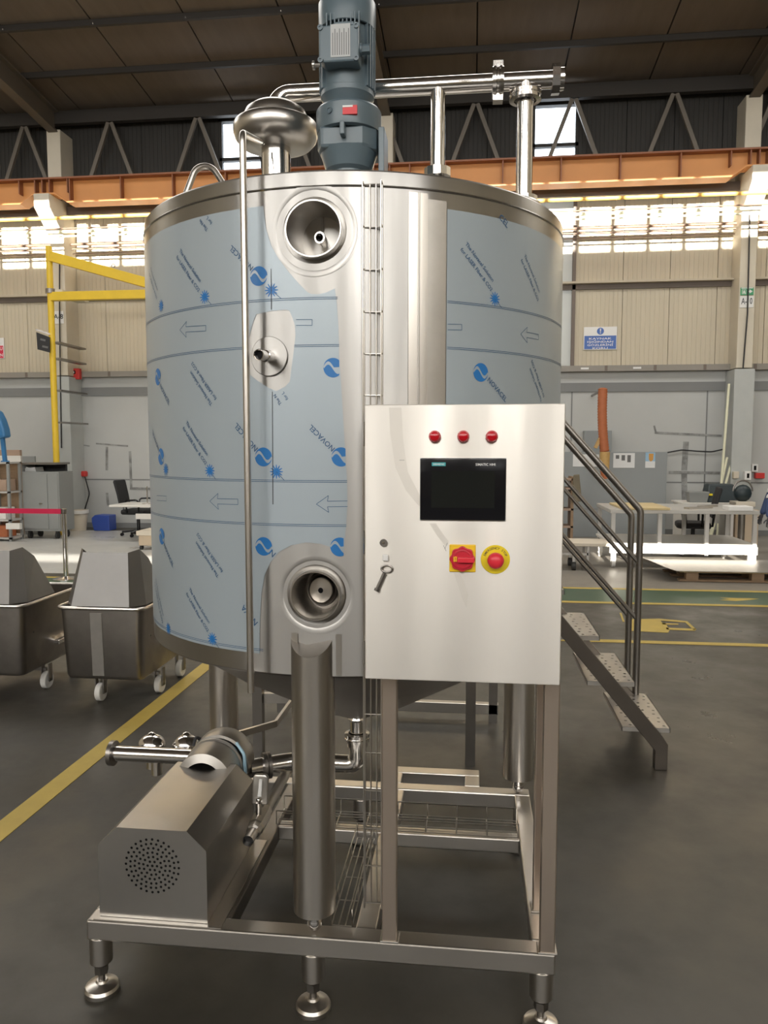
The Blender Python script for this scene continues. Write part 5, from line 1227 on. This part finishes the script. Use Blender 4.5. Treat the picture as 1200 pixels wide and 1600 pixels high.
# pallet with steel sheets
qy = 9.45; x0_, x1_ = P(1062, 912, qy).x, P(1062, 912, qy).x+1.9
pa = thing('pallet', ((x0_+x1_)/2, qy+.4, 0), 'wooden pallet under the steel sheets on the right', 'pallet')
for k in range(3):
    for j in range(3): MB().box(x0_+.08+k*.75, x0_+.22+k*.75, qy+.02+j*.36, qy+.12+j*.36, .022, .11).build('block', 'wood_dark', pa)
for j in range(3): MB().box(x0_, x1_, qy+.02+j*.36, qy+.12+j*.36, 0, .022).build('bottom_board', 'wood_dark', pa)
for j in range(5): MB().box(x0_, x1_, qy+j*.19, qy+.1+j*.19, .11, .13).build('deck_board', 'wood', pa)
ss = thing('steel_sheet', (x0_+.7, qy+.4, .131), 'bare steel sheet with a bent-up edge lying on the pallet', 'sheet')
a, b = P(1062, 900, qy-.05), P(1026, 877, qy+.5)
MB().hexa([(x0_-.05, qy-.06, .131), (x1_+.1, qy-.06, .131), (x1_+.1, qy+.95, .131), (x0_-.35, qy+.95, .131), (x0_-.05, qy-.06, .139), (x1_+.1, qy-.06, .139), (x1_+.1, qy+.95, .139), (x0_-.35, qy+.95, .139)]).build('plate', 'bead_steel', ss)
MB().hexa([(x0_-.05, qy-.06, .131), (x0_-.35, qy+.95, .131), (x0_-.46, qy+.9, .24), (x0_-.2, qy-.06, .18), (x0_-.05, qy-.06, .136), (x0_-.35, qy+.95, .136), (x0_-.46, qy+.9, .245), (x0_-.2, qy-.06, .185)]).build('bent_edge', 'bead_steel', ss)
# signs
def board(px0, py0, px1, py1, y, name, label, m, thick=.02):
    a, b = P(px0, py1, y), P(px1, py0, y); o = MB().box(a.x, b.x, y-thick, y, a.z, b.z).build(name, m, None, label, 'sign', bevel=.002)
    return o, a, b, y-thick
sg, a, b, yf = board(911.5, 510.5, 964, 547, WF-.004, 'warning_sign', 'blue and white welding eye protection sign on the far wall', 'label_white')
MB().box(a.x+.012, b.x-.012, yf-.004, yf, a.z+.012, a.z+(b.z-a.z)*.61).build('blue_field', 'sign_blue', sg)
cx_, cz_ = (a.x+b.x)/2, a.z+(b.z-a.z)*.81
MB().lathe([(0, 0), (.062, 0), (.062, .004), (0, .004)], (cx_, yf, cz_), (0, -1, 0), 28).build('emblem', 'sign_blue', sg)
MB().prism([(cx_-.012, cz_+.045), (cx_+.012, cz_+.045), (cx_+.007, cz_-.012), (cx_-.007, cz_-.012)], yf-.006, yf-.004, 'y').lathe([(0, .004), (.01, .004), (.01, .006), (0, .006)], (cx_, yf, cz_-.032), (0, -1, 0), 12).build('exclamation_mark', 'label_white', sg)
hgt = (b.z-a.z)*.6/4.3
for i, (s_, wd) in enumerate((('KAYNAK', .40), ('IŞIĞINDAN', .46), ('GÖZLERİNİ', .46), ('KORU', .27))):
    wall_text(s_, (cx_-wd/2, yf-.0045, a.z+(b.z-a.z)*.61-.02-hgt*(i+.85)), (1, 0, 0), (0, 0, 1), wd, 'label_white', sg, height=hgt*.62)
sg, a, b, yf = board(1156.5, 449, 1177.5, 461.5, YC-.002, 'exit_sign', 'green emergency exit arrow sign on column A-10', 'sign_green', .012)
w_, h_ = b.x-a.x, b.z-a.z
MB().box(a.x+.06*w_, a.x+.94*w_, yf-.003, yf, b.z-.14*h_, b.z-.04*h_).build('top_strip', 'label_white', sg)
MB().prism([(a.x+.52*w_, a.z+.4*h_), (a.x+.68*w_, a.z+.4*h_), (a.x+.68*w_, a.z+.2*h_), (a.x+.92*w_, a.z+.46*h_), (a.x+.68*w_, a.z+.74*h_), (a.x+.68*w_, a.z+.53*h_), (a.x+.52*w_, a.z+.53*h_)], yf-.003, yf, 'y').build('arrow', 'label_white', sg)
b_ = MB()
for x_0, x_1, z_0, z_1 in ((.12, .15, .12, .75), (.39, .42, .12, .75), (.12, .42, .72, .76), (.24, .30, .52, .66), (.2, .34, .34, .5), (.2, .25, .14, .34), (.3, .36, .14, .34)): b_.box(a.x+x_0*w_, a.x+x_1*w_, yf-.003, yf, a.z+z_0*h_, a.z+z_1*h_)
b_.build('door_and_runner', 'label_white', sg)
sg, a, b, yf = board(1155.5, 462.5, 1177.5, 481, YC-.002, 'bay_sign', 'white bay plate reading A-10 on the right column', 'label_white', .01)
wall_text('A-10', (a.x+.02, yf-.002, a.z+.06), (1, 0, 0), (0, 0, 1), b.x-a.x-.04, 'pen', sg, height=.105)
sg, a, b, yf = board(84, 486, 99.5, 506, YC-.002, 'bay_sign', 'white bay plate reading A-8 on the left column', 'label_white', .01)
wall_text('A-8', (a.x+.01, yf-.002, a.z+.09), (1, 0, 0), (0, 0, 1), b.x-a.x-.02, 'pen', sg, height=.09)
sg, a, b, yf = board(-38, 528, 6.5, 561, WF-.004, 'warning_sign', 'red and white sign cut off by the left edge', 'label_white')
MB().box(a.x+.015, b.x-.015, yf-.004, yf, a.z+.01, a.z+(b.z-a.z)*.62).build('red_field', 'sign_red', sg)
wall_text('U', (b.x-.085, yf-.0045, a.z+.165), (1, 0, 0), (0, 0, 1), .055, 'label_white', sg); wall_text('N', (b.x-.085, yf-.0045, a.z+.04), (1, 0, 0), (0, 0, 1), .055, 'label_white', sg)

# ================================================================== WORKER AT THE RIGHT EDGE
def skinmesh(name, pts, edges, m, parent, sub=2, root=0, off=None):
    me = D.meshes.new(name); o_ = origin(parent) if parent else Vector((0, 0, 0))
    me.from_pydata([Vector(p[0])-o_ for p in pts], edges, [])
    ob = D.objects.new(name, me); COL.objects.link(ob); ob.parent = parent
    md = ob.modifiers.new('skin', 'SKIN'); ob.modifiers.new('sub', 'SUBSURF').levels = sub; ob.modifiers['sub'].render_levels = sub
    for i, p in enumerate(pts):
        r = p[1]; me.skin_vertices[0].data[i].radius = (r, r) if not isinstance(r, tuple) else r
        me.skin_vertices[0].data[i].use_root = (i == root)
    me.materials.append(M[m]); return ob
wy_ = 11.8
sh = P(1193, 757, wy_)
px_ = sh.x+.06
per = thing('person', (px_+.3, wy_, 0), 'person in dark blue coveralls with reflective stripes bending at the right edge', 'person')
pel = Vector((px_+.52, wy_+.05, .86))
neck = Vector((px_+.30, wy_-.02, sh.z+.17))
body = [(pel, .15), (pel.lerp(neck, .35), .145), (pel.lerp(neck, .7), .16), (pel.lerp(neck, .92), .12), (neck, .062), (neck+Vector((-.03, -.03, .09)), .055),
        # arms: far-left one hangs forward
        (Vector((px_+.06, wy_-.17, sh.z+.02)), .078), (Vector((px_-.05, wy_-.22, sh.z-.26)), .058), (Vector((px_-.09, wy_-.34, sh.z-.46)), .042),
        (Vector((px_+.2, wy_+.2, sh.z+.03)), .078), (Vector((px_+.1, wy_+.26, sh.z-.26)), .058), (Vector((px_+.0, wy_+.18, sh.z-.46)), .042),
        (pel+Vector((.0, -.11, -.06)), .115), (Vector((px_+.45, wy_-.1, .48)), .078), (Vector((px_+.5, wy_-.1, .1)), .055), (Vector((px_+.38, wy_-.1, .045)), .045),
        (pel+Vector((.02, .11, -.06)), .115), (Vector((px_+.47, wy_+.2, .48)), .078), (Vector((px_+.54, wy_+.2, .1)), .055), (Vector((px_+.42, wy_+.2, .045)), .045)]
ed = [(0, 1), (1, 2), (2, 3), (3, 4), (4, 5), (3, 6), (6, 7), (7, 8), (3, 9), (9, 10), (10, 11), (0, 12), (12, 13), (13, 14), (14, 15), (0, 16), (16, 17), (17, 18), (18, 19)]
skinmesh('coverall_body', body, ed, 'coverall', per)
hc = neck+Vector((.03, -.04, .2))
hd = MB().sphere(hc, .105, 20, (.95, .82, 1.2)).sphere(hc+Vector((-.1, -.0, -.01)), .018, 8).build('head', 'skin', per)
MB().sphere(hc+Vector((.025, .0, .03)), .108, 20, (.95, .88, 1.15)).build('hair', 'hair', hd)
for s in (-1, 1): MB().sphere(hc+Vector((-.09, s*.035, .01)), .012, 8).build('eye', 'label_white', hd); MB().sphere(hc+Vector((.0, s*.088, .0)), .022, 8, (1, .5, 1.4)).build('ear', 'skin', hd)
MB().box(hc.x-.097, hc.x-.085, hc.y-.022, hc.y+.022, hc.z-.058, hc.z-.05).build('mouth', 'hair', hd)
for wi in (8, 11):
    w0 = Vector(body[wi][0]); e0 = (w0-Vector(body[wi-1][0])).normalized(); sd = e0.cross(Vector((0, 0, 1))).normalized(); nn = sd.cross(e0)
    hp = [(w0-e0*.01, .026), (w0+e0*.05, (.034, .018)), (w0+e0*.09, (.034, .016))]; he = [(0, 1), (1, 2)]
    for k, (o_, l_) in enumerate(((-.028, .062), (-.009, .075), (.009, .070), (.028, .055))):
        b0 = w0+e0*.095+sd*o_; hp += [(b0, .009), (b0+e0*l_*.5-nn*.006, .0085), (b0+e0*l_*.85-nn*.025, .0075)]
        n0 = len(hp)-3; he += [(2, n0), (n0, n0+1), (n0+1, n0+2)]
    b0 = w0+e0*.04+sd*.035; hp += [(b0, .010), (b0+sd*.022+e0*.025, .0095), (b0+sd*.028+e0*.055, .008)]; n0 = len(hp)-3; he += [(1, n0), (n0, n0+1), (n0+1, n0+2)]
    skinmesh('hand', hp, he, 'glove', per, 1)
def band(a, b, t, r, nm='reflective_band'):
    a, b = Vector(a), Vector(b); c = a.lerp(b, t); d = (b-a).normalized()
    MB().lathe([(r, -.028), (r+.003, -.02), (r+.003, .02), (r, .028)], c, d, 20).build(nm, 'reflective', per)
band(body[6][0], body[7][0], .35, .074); band(body[6][0], body[7][0], .72, .066); band(body[9][0], body[10][0], .5, .07)
band(pel, neck, .42, .158)
for i in (13, 17): band(body[i][0], body[i+1][0], .3, .074)
for i in (15, 19):
    c = Vector(body[i][0]); MB().prism([(c.x-.12, 0), (c.x+.16, 0), (c.x+.16, .11), (c.x+.05, .12), (c.x-.06, .075), (c.x-.13, .05)], c.y-.05, c.y+.05, 'y').build('shoe', 'black_matt', per, bevel=.02)
